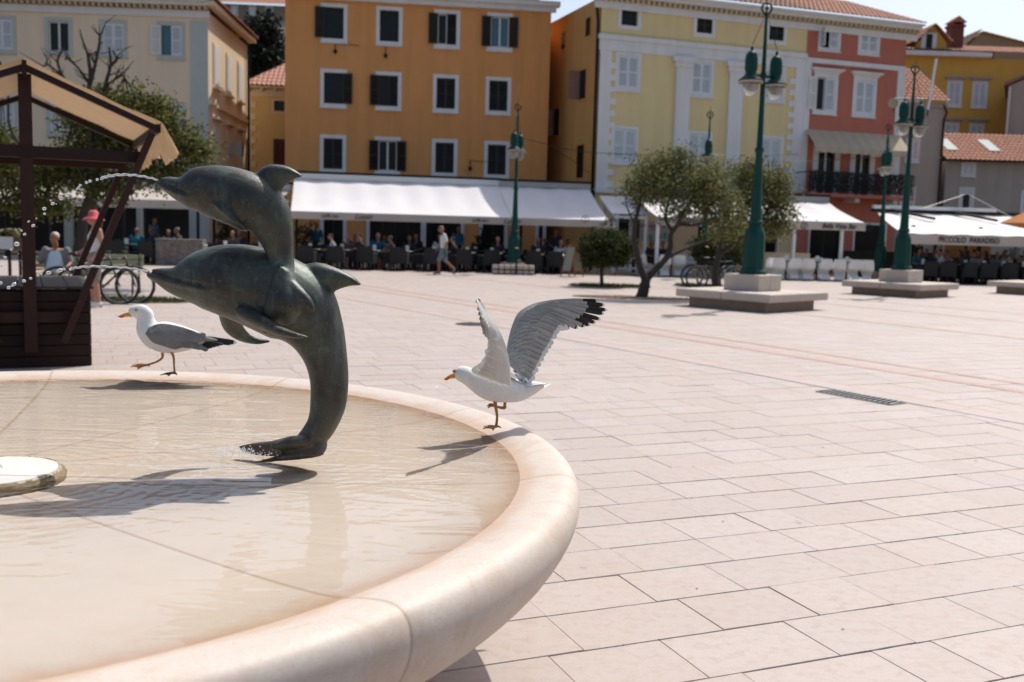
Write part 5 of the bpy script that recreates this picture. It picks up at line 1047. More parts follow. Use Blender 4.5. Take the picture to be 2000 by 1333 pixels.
MB().prism([(a[0], 0, 0), (b[0] + 3, 0, 0), (b[0] + 3, 0, b[1] + 1), (a[0], 0, a[1])], (0, 6, 0)).build('wall', MT['grey_wall2'], B.o); MB().prism([(a[0] - .25, -.2, a[1] - .02), (b[0] + 3, -.2, b[1] + 1.12), (b[0] + 3, -.2, b[1] + 1.32), (a[0] - .25, -.2, a[1] + .16)], (0, 6.4, 0)).build('roof', MT['tile_old'], B.o); MB().tube([(a[0] + .1, -.1, a[1] - .1), (a[0] + .1, -.1, 1)], .06, 6).build('drainpipe', MT['white'], B.o)
# ================================================================ AWNINGS
def text(s, par, loc, size, m='letter', shear=0.0, rot=(pi / 2, 0, 0), name='lettering', sx=1.0, bold=0.0):
    c = bpy.data.curves.new('tmp', 'FONT'); c.body = s; c.size = size; c.extrude = .003; c.shear = shear; c.align_x = 'CENTER'; c.align_y = 'CENTER'; c.offset = bold; c.materials.append(MT[m])
    o = bpy.data.objects.new('tmp', c); COL.objects.link(o); dg = bpy.context.evaluated_depsgraph_get(); me = bpy.data.meshes.new_from_object(o.evaluated_get(dg)); bpy.data.objects.remove(o); me.name = name; o = obj(name, me, par); o.location = loc; o.rotation_euler = rot; o.scale = (sx, 1, 1); return o
def awning(o, L, z0, z1, run, val, sag=.06, seam=1.2, mat_='canvas', x0=0.0, skew=0.0, cass=True, name='canvas'):
    """local x along the wall, y=0 at the cassette, -run at the front edge"""
    nx, ny = max(8, int(L / .16)), 12; R = []
    for j in range(ny + 1):
        s = j / ny; r = []
        for i in range(nx + 1):
            x = x0 + mix(skew * (1 - s), L, i / nx); ph = (x / seam) % 1
            r.append((x, -run * s, mix(z0, z1, s) - sag * sin(pi * s) + .028 * sin(2 * pi * ph) * sin(pi * (.15 + .85 * s)) + .02 * NZ.noise(V((x * .7, s * 3, L)))))
        R.append(r)
    MB().rows(R).build(name, MT[mat_], o, smooth=True)
    R = []
    for k in range(3):
        R.append([(x0 + L * i / nx, -run - .012 + .014 * sin(i * .9) * k / 2, z1 - .02 - val * k / 2) for i in range(nx + 1)])
    MB().rows(R).build('valance', MT['valance'], o, smooth=True)
    MB().b2(x0, x0 + L, -run - .008, -run + .05, z1 - .045, z1 + .012).build('front_bar', MT['sash'], o)
    if cass: MB().b2(x0 - .05, x0 + L + .05, -.02, .16, z0 + .02, z0 + .24).build('cassette', MT['grey_metal'] if cass == 2 else MT['sash'], o); MB().b2(x0 - .3, x0 + L + .1, -.05, .4, z0 + .26, z0 + .34).build('shadow_strip', MT['iron'], o)  # black strip over the cassette painted as the box's shadow line
    for k in range(1 + max(1, int(L / 4))):
        x = x0 + .15 + (L - .3) * k / max(1, int(L / 4)); MB().tube([(x, 0, z0 - .25), (x + .35, -run * .5, (z0 + z1) / 2 - .35), (x, -run + .05, z1 - .05)], .03, 6).build('folding_arm', MT['grey_metal'], o)
AY = 41.2; pA = gd(574, AY); pB = gd(1163, AY + 2.3); dA = pB - pA; AW = thing('white_awning', 'very long white cafe awning with a cream lettered valance in front of the orange building', 'awning', (pA.x, pA.y, 0), atan2(dA.y, dA.x))
zA = atY(574, 345, AY).z - .1; RUN = 3.4; zF = atY(574, 416, AY - RUN).z + .06; LA = dA.length; xs = LA * .66
awning(AW, xs, zA, zF, RUN, .26, .10); awning(AW, LA - xs - .42, zA - .02, zF, RUN, .26, .10, x0=xs + .02, cass=2)  # right section: cassette shade put into a darker grey
for u in (1.45, 7.2, 12.3): text('caffe bar', AW, (u, -RUN - .04, zF - .14), .19, shear=.35); text('Lussin', AW, (u + 1.25, -RUN - .04, zF - .14), .27, shear=.45)
# back frame posts that carry the cassette
for k in range(5): x = .1 + (LA - .3) * k / 4; MB().b2(x - .05, x + .05, .02, .12, 0, zA).build('back_post', MT['iron'], AW)
# left cafe awning, its shade put into a darker cream cloth
pA = gd(-140, 41.2); pB = gd(565, 42); dA = pB - pA; AL = thing('cream_awning', 'cream awning coloured darker for shade along the cafe below the cream building', 'awning', (pA.x, pA.y, 0), atan2(dA.y, dA.x)); zA = atY(250, 362, 41).z; zF = atY(250, 389, 38.5).z
awning(AL, dA.length, zA, zF, 2.6, .30, .05, mat_='valance')
for k in range(6): x = .3 + (dA.length - .6) * k / 5; MB().b2(x - .05, x + .05, -2.55, -2.45, 0, zF - .05).b2(x - .05, x + .05, .02, .12, 0, zA).build('post', MT['iron'], AL)
# white framed awning with the right-hand bar awning
pA = gd(1235, 42.2); pB = gd(1640, 43.6); dA = pB - pA; AB = thing('white_awning', 'white bar awning behind the olive trees with medallions on its valance', 'awning', (pA.x, pA.y, 0), atan2(dA.y, dA.x)); zA = atY(1300, 386, 42.4).z; RUN = 3.4; zF = atY(1640, 437, 40).z + .05
awning(AB, dA.length - .75, zA, zF, RUN, .30, .08, cass=2); LB = dA.length - .75
ul = (wm(AB).inverted() @ atY(1637, 441, 40)).x
for k in range(4):
    u = ul - 2.95 * k; text('Bella Vista Bar', AB, (u, -RUN - .045, zF - .17), .27, shear=.3, sx=.92, bold=.004); o = MB(); o.tube([(u - 1.45 + .13 * cos(a), -RUN - .03, zF - .17 + .13 * sin(a)) for a in [2 * pi * q / 20 for q in range(21)]], .012, 5); o.tube([(u - 1.45, -RUN - .03, zF - .27), (u - 1.43, -RUN - .03, zF - .10), (u - 1.36, -RUN - .03, zF - .07)], .012, 5).tube([(u - 1.45, -RUN - .03, zF - .15), (u - 1.52, -RUN - .03, zF - .09)], .01, 5).build('medallion', MT['letter'], AB)
o = MB(); u = ul + 1.28; o.tube([(u + .13 * cos(a), -RUN - .03, zF - .17 + .13 * sin(a)) for a in [2 * pi * q / 20 for q in range(21)]], .012, 5); o.tube([(u, -RUN - .03, zF - .27), (u + .02, -RUN - .03, zF - .10), (u + .08, -RUN - .03, zF - .07)], .012, 5); o.build('medallion', MT['letter'], AB)
for x in (.05, LB * .33, LB * .66, LB - .9): MB().b2(x - .06, x + .06, -RUN + .1, -RUN + .22, 0, zF - .06).build('post', MT['white'], AB)
for x in (.05, LB * .4, LB - .1): MB().b2(x - .05, x + .05, .0, .1, 0, zA).build('back_post', MT['iron'], AB)
MB().b2(LB - 3.6, LB - .95, -.6, -.5, 0, 1.0).build('counter_front', MT['cream'], AB); MB().b2(.6, 3.2, 1.2, 1.3, 0, 2.7).build('kiosk_wall', MT['cream'], AB)
pk = gd(1178, 42.8); WF = thing('awning_frame', 'white wooden frame with a blue shaded sloping awning between the long awning and the bar', 'awning', (pk.x, pk.y, 0), radians(12)); f = MB(); zt2 = atY(1180, 388, 43).z; zl2 = atY(1236, 428, 40.9).z
for (x, y, z) in ((0, 0, zt2), (1.15, 0, zt2), (1.15, -1.9, zl2), (-.2, -1.9, zl2)): MB().b2(x - .06, x + .06, y - .06, y + .06, 0, z).build('post', MT['white'], WF)
MB().b2(-.2, 1.2, -1.96, -1.84, zl2, zl2 + .12).beam((1.15, 0, zt2 + .03), (1.15, -1.9, zl2 + .13), .09, .1).beam((-.2, 0, zt2 + .03), (-.2, -1.9, zl2 + .13), .09, .1).b2(-.2, 1.2, -1.94, -1.86, .62, .72).b2(-.2, 1.2, -1.94, -1.86, .18, .26).build('rail', MT['white'], WF)
for k in range(6): MB().b2(-.1 + .22 * k, -.05 + .22 * k, -1.92, -1.88, .261, .619).build('baluster', MT['white'], WF)
MB().rows([[(-.3 + 1.6 * i / 6, -1.95 * j / 5, mix(zt2 + .10, zl2 + .20, j / 5) - .05 * sin(pi * j / 5)) for i in range(7)] for j in range(6)]).build('canvas', MT['canvas'], WF, smooth=True)
# pergola at the far right
pA = gd(1700, 44.5); pB = gd(2120, 45.5); dA = pB - pA; AP = thing('pergola_awning', 'white flat awning on a dark frame lettered in capitals at the right', 'awning', (pA.x, pA.y, 0), atan2(dA.y, dA.x)); zA = atY(1800, 418, 44.8).z; zF = atY(1850, 461, 39).z + .05; LP = dA.length; RUN = 5.7
xl_ = (wm(AP).inverted() @ atY(1755, 450, 39)).x
R = []
for j in range(11):
    s = j / 10; R.append([(mix(mix(.1, xl_, s), LP, i / 60), -RUN * s, mix(zA, zF, s) - .05 * sin(pi * s) + .012 * sin(i * 1.1)) for i in range(61)])
MB().rows(R).build('canvas', MT['canvas'], AP, smooth=True); MB().rows([[(mix(xl_, LP, i / 60), -RUN - .012 + .01 * sin(i) * k, zF - .02 - .19 * k) for i in range(61)] for k in range(3)]).build('valance', MT['valance'], AP, smooth=True)
xa = (wm(AP).inverted() @ atY(1845, 466, 39)).x; xb = (wm(AP).inverted() @ atY(1936, 469, 39)).x; text('PICCOLO  PARADISO', AP, ((xa + xb) / 2, -RUN - .05, zF - .21), .30, sx=.86, bold=.004)
MB().b2(-.1, LP, -.05, .15, zA + .03, zA + .16).build('ridge_beam', MT['iron'], AP); MB().b2(-.1, LP * .55, -.1, .1, zA + .165, zA + .32).build('ridge_cover', MT['white'], AP)
for px in (1797, 1925):
    u = B_u = (wm(AP).inverted() @ atY(px, 425, 43)).x; MB().beam((u - .5, .0, zA + .12), (u + .35, -2.2, mix(zA, zF, .40) + .12), .12, .10).build('roof_bar', MT['iron'], AP)
u = (wm(AP).inverted() @ atY(1895, 405, 44.8)).x; MB().b2(u - .1, u + .1, .16, .34, zA + .1, zA + .95).build('mast', MT['iron'], AP); MB().tube([(u, .2, zA + .95), (u + 1.3, -1.3, zA - .1)], .012, 5).tube([(u, .2, zA + .95), (u - 2.2, -.3, zA + .25)], .012, 5).build('tension_wire', MT['grey_metal'], AP)
for k in range(9): x = xl_ + .1 + (LP - xl_ - .2) * k / 8; MB().b2(x - .06, x + .06, -3.6 if k % 2 else -.1, -3.48 if k % 2 else 0, 0, zA - .3 if k % 2 == 0 else mix(zA, zF, .62)).build('post', MT['iron'], AP)
MT['orange_blind'] = mat('orange_blind', (.58, .30, .10), .8, 0, .06, 3, .1)
for (x0, x1) in ((1846, 1885), (1893, 1938)):
    a = wm(AP).inverted() @ atY(x0, 480, 42.5); b = wm(AP).inverted() @ atY(x1, 480, 42.5); z0 = atY(1890, 505, 42.5).z; MB().b2(a.x, b.x, a.y, a.y + .02, z0, zF + .3).build('roll_blind', MT['orange_blind'], AP)
MB().b2(xl_ + .3, LP, .2, .3, 0, 1.15).build('back_planter', MT['wicker'], AP)
UC = gd(2003, 43.0); UM = thing('orange_umbrella', 'orange market umbrella half out of the frame above the right pergola', 'umbrella', UC, 0); zu = atY(1990, 425, 43).z; zt2 = atY(1990, 436, 43).z
MB().lathe([(.02, zu + .35), (1.3, zu - .25), (1.32, zu - .45)], 8).build('canopy', mat('orange_umbrella_cloth', (.50, .17, .04), .8, 0, .06, 3, .1, tr=.2), UM); MB().lathe([(.03, 0), (.03, zu + .3)], 8).build('pole', MT['iron'], UM)
UC = gd(1831, 43.6); UM = thing('closed_umbrella', 'folded cream umbrella among the dark pergola posts', 'umbrella', UC, 0); MB().lathe([(.02, 2.0), (.05, 1.95), (.14, 1.2), (.17, .95), (.05, .93), (.03, 0)], 10).build('cloth', MT['valance'], UM)
# ================================================================ CAFE FURNITURE
def lg(mb, x, y, h, s=.04): return mb.b2(x - s / 2, x + s / 2, y - s / 2, y + s / 2, 0, h)
def make_chair():
    o = thing('cafe_chair', 'x', 'chair'); W_ = MT['wicker']
    MB().b2(-.27, .27, -.27, .25, .36, .45).build('seat', W_, o, bevel=.02)
    MB().rows([[( -.29 + .58 * i / 6, .25 + .07 * k / 4 - .03 * (abs(i - 3) / 3) ** 2, .30 + .56 * k / 4) for i in range(7)] for k in range(5)]).rows([[(-.29 + .58 * i / 6, .30 + .07 * k / 4 - .03 * (abs(i - 3) / 3) ** 2, .30 + .56 * k / 4) for i in range(7)] for k in range(5)]).b2(-.29, .29, .30, .375, .84, .875).build('backrest', W_, o)
    for s in (-1, 1): MB().b2(min(s * .27, s * .33), max(s * .27, s * .33), -.27, .27, .25, .66).build('armrest', W_, o, bevel=.015)
    for x in (-.26, .26):
        for y in (-.24, .25): lg(MB(), x, y, .36).build('leg', W_, o)
    return index(o)
def make_table():
    o = thing('cafe_table', 'x', 'table'); MB().lathe([(.001, .745), (.36, .745), (.375, .735), (.375, .715), (.001, .715)], 20).build('top', MT['tabletop'], o); MB().lathe([(.035, .03), (.035, .715)], 8).build('column', MT['iron'], o); MB().box((0, 0, .015), (.6, .08, .03)).box((0, 0, .0155), (.08, .6, .0295)).build('foot', MT['iron'], o); return index(o)
def make_panton():
    o = thing('white_chair', 'x', 'chair'); pf = [(.20, .86, .19), (.19, .74, .235), (.16, .60, .25), (.11, .48, .25), (.02, .43, .25), (-.12, .43, .26), (-.22, .43, .25), (-.25, .40, .24), (-.20, .33, .20), (-.08, .26, .165), (.04, .18, .16), (.08, .10, .19), (.02, .04, .235), (-.14, .012, .27), (-.26, .006, .28)]
    C = crom(pf, 3); R = [[(w_ * u, y + (.05 * u * u if z < .42 else -.035 * u * u), z + (.03 * u * u if .38 < z < .5 else 0)) for u in (-1, -.66, -.33, 0, .33, .66, 1)] for y, z, w_ in C]
    mb = MB(); mb.rows(R); mb.rows([[V(p) + V((0, .012, -.012)) for p in r] for r in R]); me = mb.mesh('shell', MT['plastic'], smooth=True); obj('shell', me, o); return index(o)
CHAIR, TABLE, PANTON = make_chair(), make_table(), make_panton(); used = {}
def put(src, pos, rz, label, group):
    if src.name not in used: used[src.name] = 1; src.location = pos; src.rotation_euler = (0, 0, rz); src['label'] = label; src['group'] = group; return src
    return dup(src, pos, rz, label, group)
def menu(pos, label):
    o = thing('menu_stand', label, 'menu card', pos, random.uniform(-.6, .6), 'menu cards on the cafe tables'); MB().b2(-.07, .07, -.012, .012, .0, .20).build('card', MT['card'], o); MB().b2(-.05, .05, -.05, .05, 0, .008).build('base', MT['card'], o)
# ================================================================ PEOPLE
def limb(mb, pts, rs, n=10):
    mb.tube(pts, rs, n)
    for p, r in zip(pts, rs): mb.ell(p, (r, r, r), 8)
POSE = {
 'stand': dict(pel=(0, 0, .95), ws=(0, 0, 1.10), ch=(0, .0, 1.30), nk=(0, .01, 1.46), hd=(0, -.03, 1.62), L=[(.09, 0, .92), (.10, -.03, .50), (.10, .02, .08), (.11, -.16, .035)], R=[(-.09, 0, .92), (-.11, -.04, .50), (-.12, .0, .08), (-.14, -.18, .035)], LA=[(.19, .02, 1.40), (.25, .06, 1.12), (.22, -.10, .92)], RA=[(-.19, .02, 1.40), (-.24, .0, 1.12), (-.16, -.20, 1.02)]),
 'walk': dict(pel=(0, 0, .93), ws=(0, -.01, 1.08), ch=(0, -.02, 1.29), nk=(0, -.05, 1.45), hd=(0, -.12, 1.60), L=[(.08, 0, .90), (.09, -.17, .50), (.09, -.16, .08), (.10, -.34, .035)], R=[(-.08, 0, .90), (-.09, .06, .49), (-.09, .38, .20), (-.09, .34, .05)], LA=[(.19, 0, 1.39), (.24, .10, 1.12), (.23, .02, .87)], RA=[(-.19, 0, 1.39), (-.24, -.05, 1.11), (-.22, -.20, .90)]),
 'sit': dict(pel=(0, .06, .53), ws=(0, .09, .70), ch=(0, .08, .92), nk=(0, .04, 1.08), hd=(0, -.01, 1.24), L=[(.09, .03, .53), (.13, -.40, .53), (.14, -.42, .08), (.15, -.58, .035)], R=[(-.09, .03, .53), (-.14, -.40, .53), (-.15, -.38, .08), (-.17, -.54, .035)], LA=[(.19, .07, 1.02), (.26, -.02, .78), (.18, -.26, .74)], RA=[(-.19, .07, 1.02), (-.27, .0, .78), (-.17, -.25, .74)]),
 'bench': dict(pel=(0, .04, .54), ws=(0, .10, .70), ch=(0, .13, .92), nk=(0, .09, 1.08), hd=(0, .03, 1.215), L=[(.10, .0, .53), (.22, -.42, .54), (.19, -.46, .08), (.22, -.62, .035)], R=[(-.10, .0, .53), (-.24, -.42, .54), (-.22, -.46, .08), (-.26, -.62, .035)], LA=[(.20, .12, 1.0), (.29, .05, .76), (.30, -.2, .70)], RA=[(-.20, .12, 1.0), (-.29, .05, .76), (-.30, -.2, .70)])}
PM = {}
def mirror_all(P): return P
def pmesh(pose, what, fat=1.0):
    key = (pose, what, fat)
    if key in PM: return PM[key]
    P = POSE[pose]; mb = MB(); T_ = [P['pel'], P['ws'], P['ch'], mix(V(P['ch']), V(P['nk']), .62)]
    if what == 'body':
        mb.tube(T_, [.115, .105 * fat, .118, .085], 14, flat=1.38, side=(1, 0, 0)); mb.ell(P['pel'], (.165, .115, .11), 10); limb(mb, [P['nk'], mix(V(P['nk']), V(P['hd']), .55)], [.056, .052]); h = V(P['hd'])
        mb.ell(h + V((0, .01, .03)), (.076, .098, .092), 12); mb.ell(h + V((0, -.03, -.045)), (.058, .066, .066), 10); mb.ell(h + V((0, -.098, -.012)), (.014, .022, .022), 8); mb.ell(h + V((0, -.085, -.055)), (.026, .014, .010), 8)
        for s in (-1, 1): mb.ell(h + V((s * .078, .012, .0)), (.012, .022, .032), 8)
        for k in ('L', 'R'):
            q = P[k]; limb(mb, q[:3], [.088, .058, .042]); limb(mb, [q[2], q[3]], [.045, .034]); mb.ell((q[2][0], q[2][1] + .03, .04), (.035, .04, .038), 8)
            a = P[k + 'A']; limb(mb, a, [.056, .042, .030]); d = (V(a[2]) - V(a[1])).normalized(); mb.ell(V(a[2]) + d * .045, (.030, .030, .040), 8)
        me = remesh(mb, 'body', MT['skin'], .0135, 3)
        f = MB(); f.v = [v.co.copy() for v in me.vertices]; f.f = [list(p.vertices) for p in me.polygons]; f.m = [0] * len(f.f); f.t = [.5] * len(f.f)
        for k in ('LA', 'RA'):                            # fingers and thumb
            a = P[k]; d = (V(a[2]) - V(a[1])).normalized(); sx = V((0, 1, 0)) - d * d.y; sx.normalize(); up = d.cross(sx)
            for j, ln in enumerate((.070, .080, .074, .058)): s = V(a[2]) + d * .07 + sx * (.026 - .017 * j); f.tube([s, s + d * ln * .5 + up * .004, s + d * ln * .85 + up * .022], [.009, .0085, .006], 5)
            s = V(a[2]) + d * .03 + sx * .028; f.tube([s, s + sx * .022 + d * .02, s + sx * .026 + d * .048], [.010, .009, .006], 5)
        me = f.mesh('body', MT['skin'], smooth=True)
    elif what == 'shirt':
        T2 = [mix(V(P['pel']), V(P['ws']), -.1)] + [V(p) for p in T_[1:]]; mb.tube(T2, [.135 * fat, .125 * fat, .135, .098], 14, flat=1.36, side=(1, 0, 0))
        for k in ('LA', 'RA'): a = P[k]; limb(mb, [a[0], mix(V(a[0]), V(a[1]), .75)], [.070, .062])
        me = remesh(mb, 'shirt', MT['skin'], .016, 3)
    elif what == 'vest':
        T2 = [mix(V(P['pel']), V(P['ws']), -.1)] + [V(p) for p in T_[1:]]; mb.tube(T2, [.135 * fat, .128 * fat, .130, .085], 14, flat=1.25, side=(1, 0, 0)); me = remesh(mb, 'vest', MT['skin'], .016, 3)
    elif what == 'overshirt':
        for s in (-1, 1): R = []; mb.tube([V(p) + V((s * .115, .012, 0)) for p in (mix(V(P['pel']), V(P['ws']), .1), P['ws'], P['ch'], T_[3])], [.085 * fat, .085 * fat, .105, .085], 12, flat=1.0, side=(1, 0, 0))
        for k in ('LA', 'RA'): a = P[k]; limb(mb, [a[0], mix(V(a[0]), V(a[1]), .95)], [.070, .060])
        me = remesh(mb, 'overshirt', MT['skin'], .018, 3)
    elif what in ('shorts', 'trousers'):
        mb.tube([V(P['pel']) + V((0, 0, .08)), V(P['pel']), V(P['pel']) + V((0, 0, -.06))], [.128, .138, .12], 14, flat=1.32, side=(1, 0, 0))
        for k in ('L', 'R'): q = P[k]; limb(mb, [q[0], mix(V(q[0]), V(q[1]), .96)] if what == 'shorts' else q[:3], [.106, .082] if what == 'shorts' else [.102, .074, .060])
        me = remesh(mb, what, MT['skin'], .016, 3)
    elif what == 'shoes':
        for k in ('L', 'R'): q = P[k]; a, b = V(q[2]), V(q[3]); mb.tube([a + V((0, .045, -.01 if pose != 'walk' or k == 'L' else 0)), a + V((0, 0, -.005)), mix(a, b, .5), b + (b - a) * .15], [.042, .052, .046, .030], 8, flat=1.0)
        me = remesh(mb, 'shoes', MT['skin'], .012, 2)
    elif what in ('hair', 'long_hair', 'bald_fringe'):
        h = V(P['hd'])
        if what == 'bald_fringe': mb.ell(h + V((0, .035, .0)), (.082, .080, .05), 10)
        else: mb.ell(h + V((0, .034, .055)), (.083, .088, .076), 12)
        if what == 'long_hair': mb.tube([h + V((0, .07, .05)), h + V((0, .10, -.06)), h + V((0, .10, -.20))], [.075, .08, .05], 10, flat=1.1, side=(1, 0, 0))
        me = remesh(mb, 'hair', MT['skin'], .012, 2)
    elif what == 'hat':
        h = V(P['hd']); mb.lathe([(.001, .155), (.05, .15), (.088, .11), (.094, .05), (.15, .015), (.20, -.03), (.195, -.036), (.145, .008), (.09, .04)], 20, h + V((0, .01, .0))); me = mb.mesh('hat', MT['skin'], smooth=True)
    elif what == 'eyes':
        h = V(P['hd']); [mb.ell(h + V((s * .030, -.083, .012)), (.011, .007, .007), 6) for s in (-1, 1)]; me = mb.mesh('eyes', MT['skin'])
    PM[key] = me; return me
CM = {}
def cloth(c, rough=.85):
    k = tuple(c)
    if k not in CM: CM[k] = mat('cloth', c, rough, 0, .12, 6, .3, 40)
    return CM[k]
def person(label, pose, pos, rz, parts, skin='skin', group=None, fat=1.0, scale=1.0):
    o = thing('person', label, 'person', pos, rz, group); o.scale = (scale,) * 3
    def add(what, m):
        c = obj(what if what not in ('long_hair', 'bald_fringe') else 'hair', pmesh(pose, what, fat), o)
        c.material_slots[0].link = 'OBJECT'; c.material_slots[0].material = m; return c
    add('body', MT[skin]); add('eyes', MT['black_feather'])
    for w_, col in parts: add(w_, cloth(col))
    return o
# the named people of the picture
pw = gd(866, 35.5); person('bald man in white polo shirt and grey shorts walking past the cafe', 'walk', pw, -pi / 2 + .1, [('shirt', (.62, .62, .60)), ('shorts', (.16, .20, .24)), ('shoes', (.20, .16, .11)), ('bald_fringe', (.30, .27, .25))], 'skin_dk')
bg_ = MB(); o = thing('shoulder_bag', 'small green bag carried at the hip of the walking man', 'bag', pw + V((.10, -.36, .62)), 0); MB().box((0, 0, .12), (.09, .26, .24)).build('bag', cloth((.03, .12, .10)), o, bevel=.03); MB().tube([(0, -.1, .24), (0, 0, .42), (0, .1, .24)], .012, 5).build('handle', cloth((.03, .12, .10)), o)
pb_ = gd(108, 19.2)
person('white haired man in an open grey shirt and pale vest sitting on the bench', 'bench', (pb_.x, pb_.y, -.02), .12, [('vest', (.48, .60, .66)), ('overshirt', (.17, .16, .165)), ('shorts', (.36, .29, .23)), ('shoes', (.12, .1, .09)), ('hair', (.55, .53, .51))], 'skin_dk', fat=1.18)
pq = gd(188, 18.0); person('woman in a pink sun hat and white top standing behind the stall struts', 'stand', pq, -.9, [('vest', (.66, .67, .69)), ('shorts', (.22, .19, .17)), ('shoes', (.62, .62, .62)), ('hat', (.62, .12, .13)), ('long_hair', (.10, .05, .03))], 'skin', scale=.985)
# benches
def bench(label, pos, rz, w_=1.5):
    o = thing('park_bench', label, 'bench', pos, rz, 'park benches'); sm = mat('olive_bench_paint', (.30, .31, .17), .55, 0, .12, 6, .2) if 'bench' not in MT else MT['bench']; MT['bench'] = sm
    for k in range(4): MB().b2(-w_ / 2, w_ / 2, -.24 + .125 * k, -.135 + .125 * k, .43, .46).build('seat_slat', sm, o, bevel=.006)
    for k in range(3): MB().box((0, .27 + .03 * k, .56 + .115 * k), (w_, .03, .10), M.Rotation(-.22, 3, 'X')).build('back_slat', sm, o, bevel=.006)
    for x in (-w_ / 2 + .08, w_ / 2 - .08): MB().tube([(x, -.25, 0), (x, -.22, .42), (x, .24, .42), (x, .33, .86)], .022, 6).tube([(x, .24, .42), (x, .30, 0)], .022, 6).tube([(x, -.22, .42), (x, -.24, .62), (x, .0, .65), (x, .27, .63)], .018, 6).build('side_frame', MT['iron'], o, smooth=True)
bench('bench under the white haired man behind the stall counter', (pb_.x, pb_.y + .02, 0), .12, 1.25); bq = gd(222, 21.6); bench('empty pale green bench behind the bicycle wheels', bq, .08, 1.1)
# bicycles
def bike(label, pos, rz, col=(.03, .03, .03), lean=.08):
    o = thing('bicycle', label, 'bicycle', pos, rz, 'parked bicycles'); fr = cloth(col, .35)
    for x in (-.52, .52):
        MB().tube([(x + .34 * cos(a), 0, .345 + .34 * sin(a)) for a in [2 * pi * k / 36 for k in range(37)]], .030, 6).build('tyre', MT['wicker'], o, smooth=True)
        r_ = MB(); r_.tube([(x + .315 * cos(a), 0, .345 + .315 * sin(a)) for a in [2 * pi * k / 36 for k in range(37)]], .010, 5)
        for k in range(14): a = 2 * pi * k / 14; r_.tube([(x, .02 if k % 2 else -.02, .345), (x + .31 * cos(a), 0, .345 + .31 * sin(a))], .002, 3)
        r_.tube([(x, -.05, .345), (x, .05, .345)], .02, 6); r_.build('rim', MT['grey_metal'], o)
    MB().tube([(-.52, 0, .345), (-.06, 0, .30), (-.20, 0, .80), (.36, 0, .86)], .018, 6).tube([(-.06, 0, .30), (.38, 0, .74)], .020, 6).tube([(-.52, 0, .345), (-.18, 0, .74)], .012, 6).tube([(.34, 0, .92), (.40, 0, .70), (.52, 0, .345)], .016, 6).build('frame', fr, o, smooth=True)
    MB().tube([(.30, -.28, 1.0), (.36, -.15, .99), (.34, 0, .96), (.36, .15, .99), (.30, .28, 1.0)], .013, 6).build('handlebar', MT['iron'], o); MB().tube([(-.20, 0, .80), (-.22, 0, .92)], .013, 6).ell((-.24, 0, .94), (.13, .07, .035), 8).build('saddle', MT['iron'], o)
    MB().lathe([(.09, -.006), (.09, .006)], 18, (0, 0, 0)).tube([(.0, .05, .0), (.12, .06, -.10)], .01, 5).tube([(.0, -.05, 0), (-.12, -.06, .10)], .01, 5).build('crank', MT['iron'], o).matrix_local = M.Translation((-.06, 0, .30)) @ M.Rotation(pi / 2, 4, 'X')
b1 = atZ(213, 598); bike('black bicycle parked by the woman in the pink hat, front wheel beside her legs', (b1.x - .52 * cos(.5), b1.y + .25, 0), .35); bike('second bicycle close behind the first beside the pink hatted woman', (b1.x - .30, b1.y + .62, 0), .30, (.05, .02, .02))
for i, (px, Y, rz, c) in enumerate(((1392, 30.3, .2, (.02, .03, .05)), (1408, 30.8, .35, (.02, .10, .12)), (1382, 31.4, .1, (.03, .03, .03)))): bike(['dark bicycle at the front of the group beside the lamp bench', 'teal framed bicycle leaning by the lamp plinth', 'black bicycle at the back of the group beside the lamp bench'][i], gd(px, Y), rz, c)
# market table with fruit at the left edge
fp = gd(4, 24.5); o = thing('produce_stand', 'white draped produce stand at the left edge behind the stall post', 'stand', fp, .1); MB().b2(-.9, .42, -.4, .4, .78, .82).build('board', MT['tabletop'], o); MB().b2(-.92, .44, -.42, -.405, .82, 1.12).build('white_sign_board', MT['card'], o)
for x in (-.8, .32):
    for y in (-.36, .30): MB().b2(x - .03, x + .03, y, y + .06, 0, .78).build('leg', MT['wood'], o)
random.seed(8); fr = MB()
for k in range(140): fr.ell((random.uniform(-.88, .4), random.uniform(-.35, .3), 1.12 + random.uniform(0, .16)), (.06, .06, .055), 6)
fr.v = fr.v; MB().b2(-.88, .40, -.38, .36, .821, 1.10).build('crate', MT['wood'], o); f_ = fr.build('fruit', mat('mixed_fruit', (.26, .07, .04), .5, 0, .7, 6, 0, col2=(.22, .24, .06)), o, smooth=True)
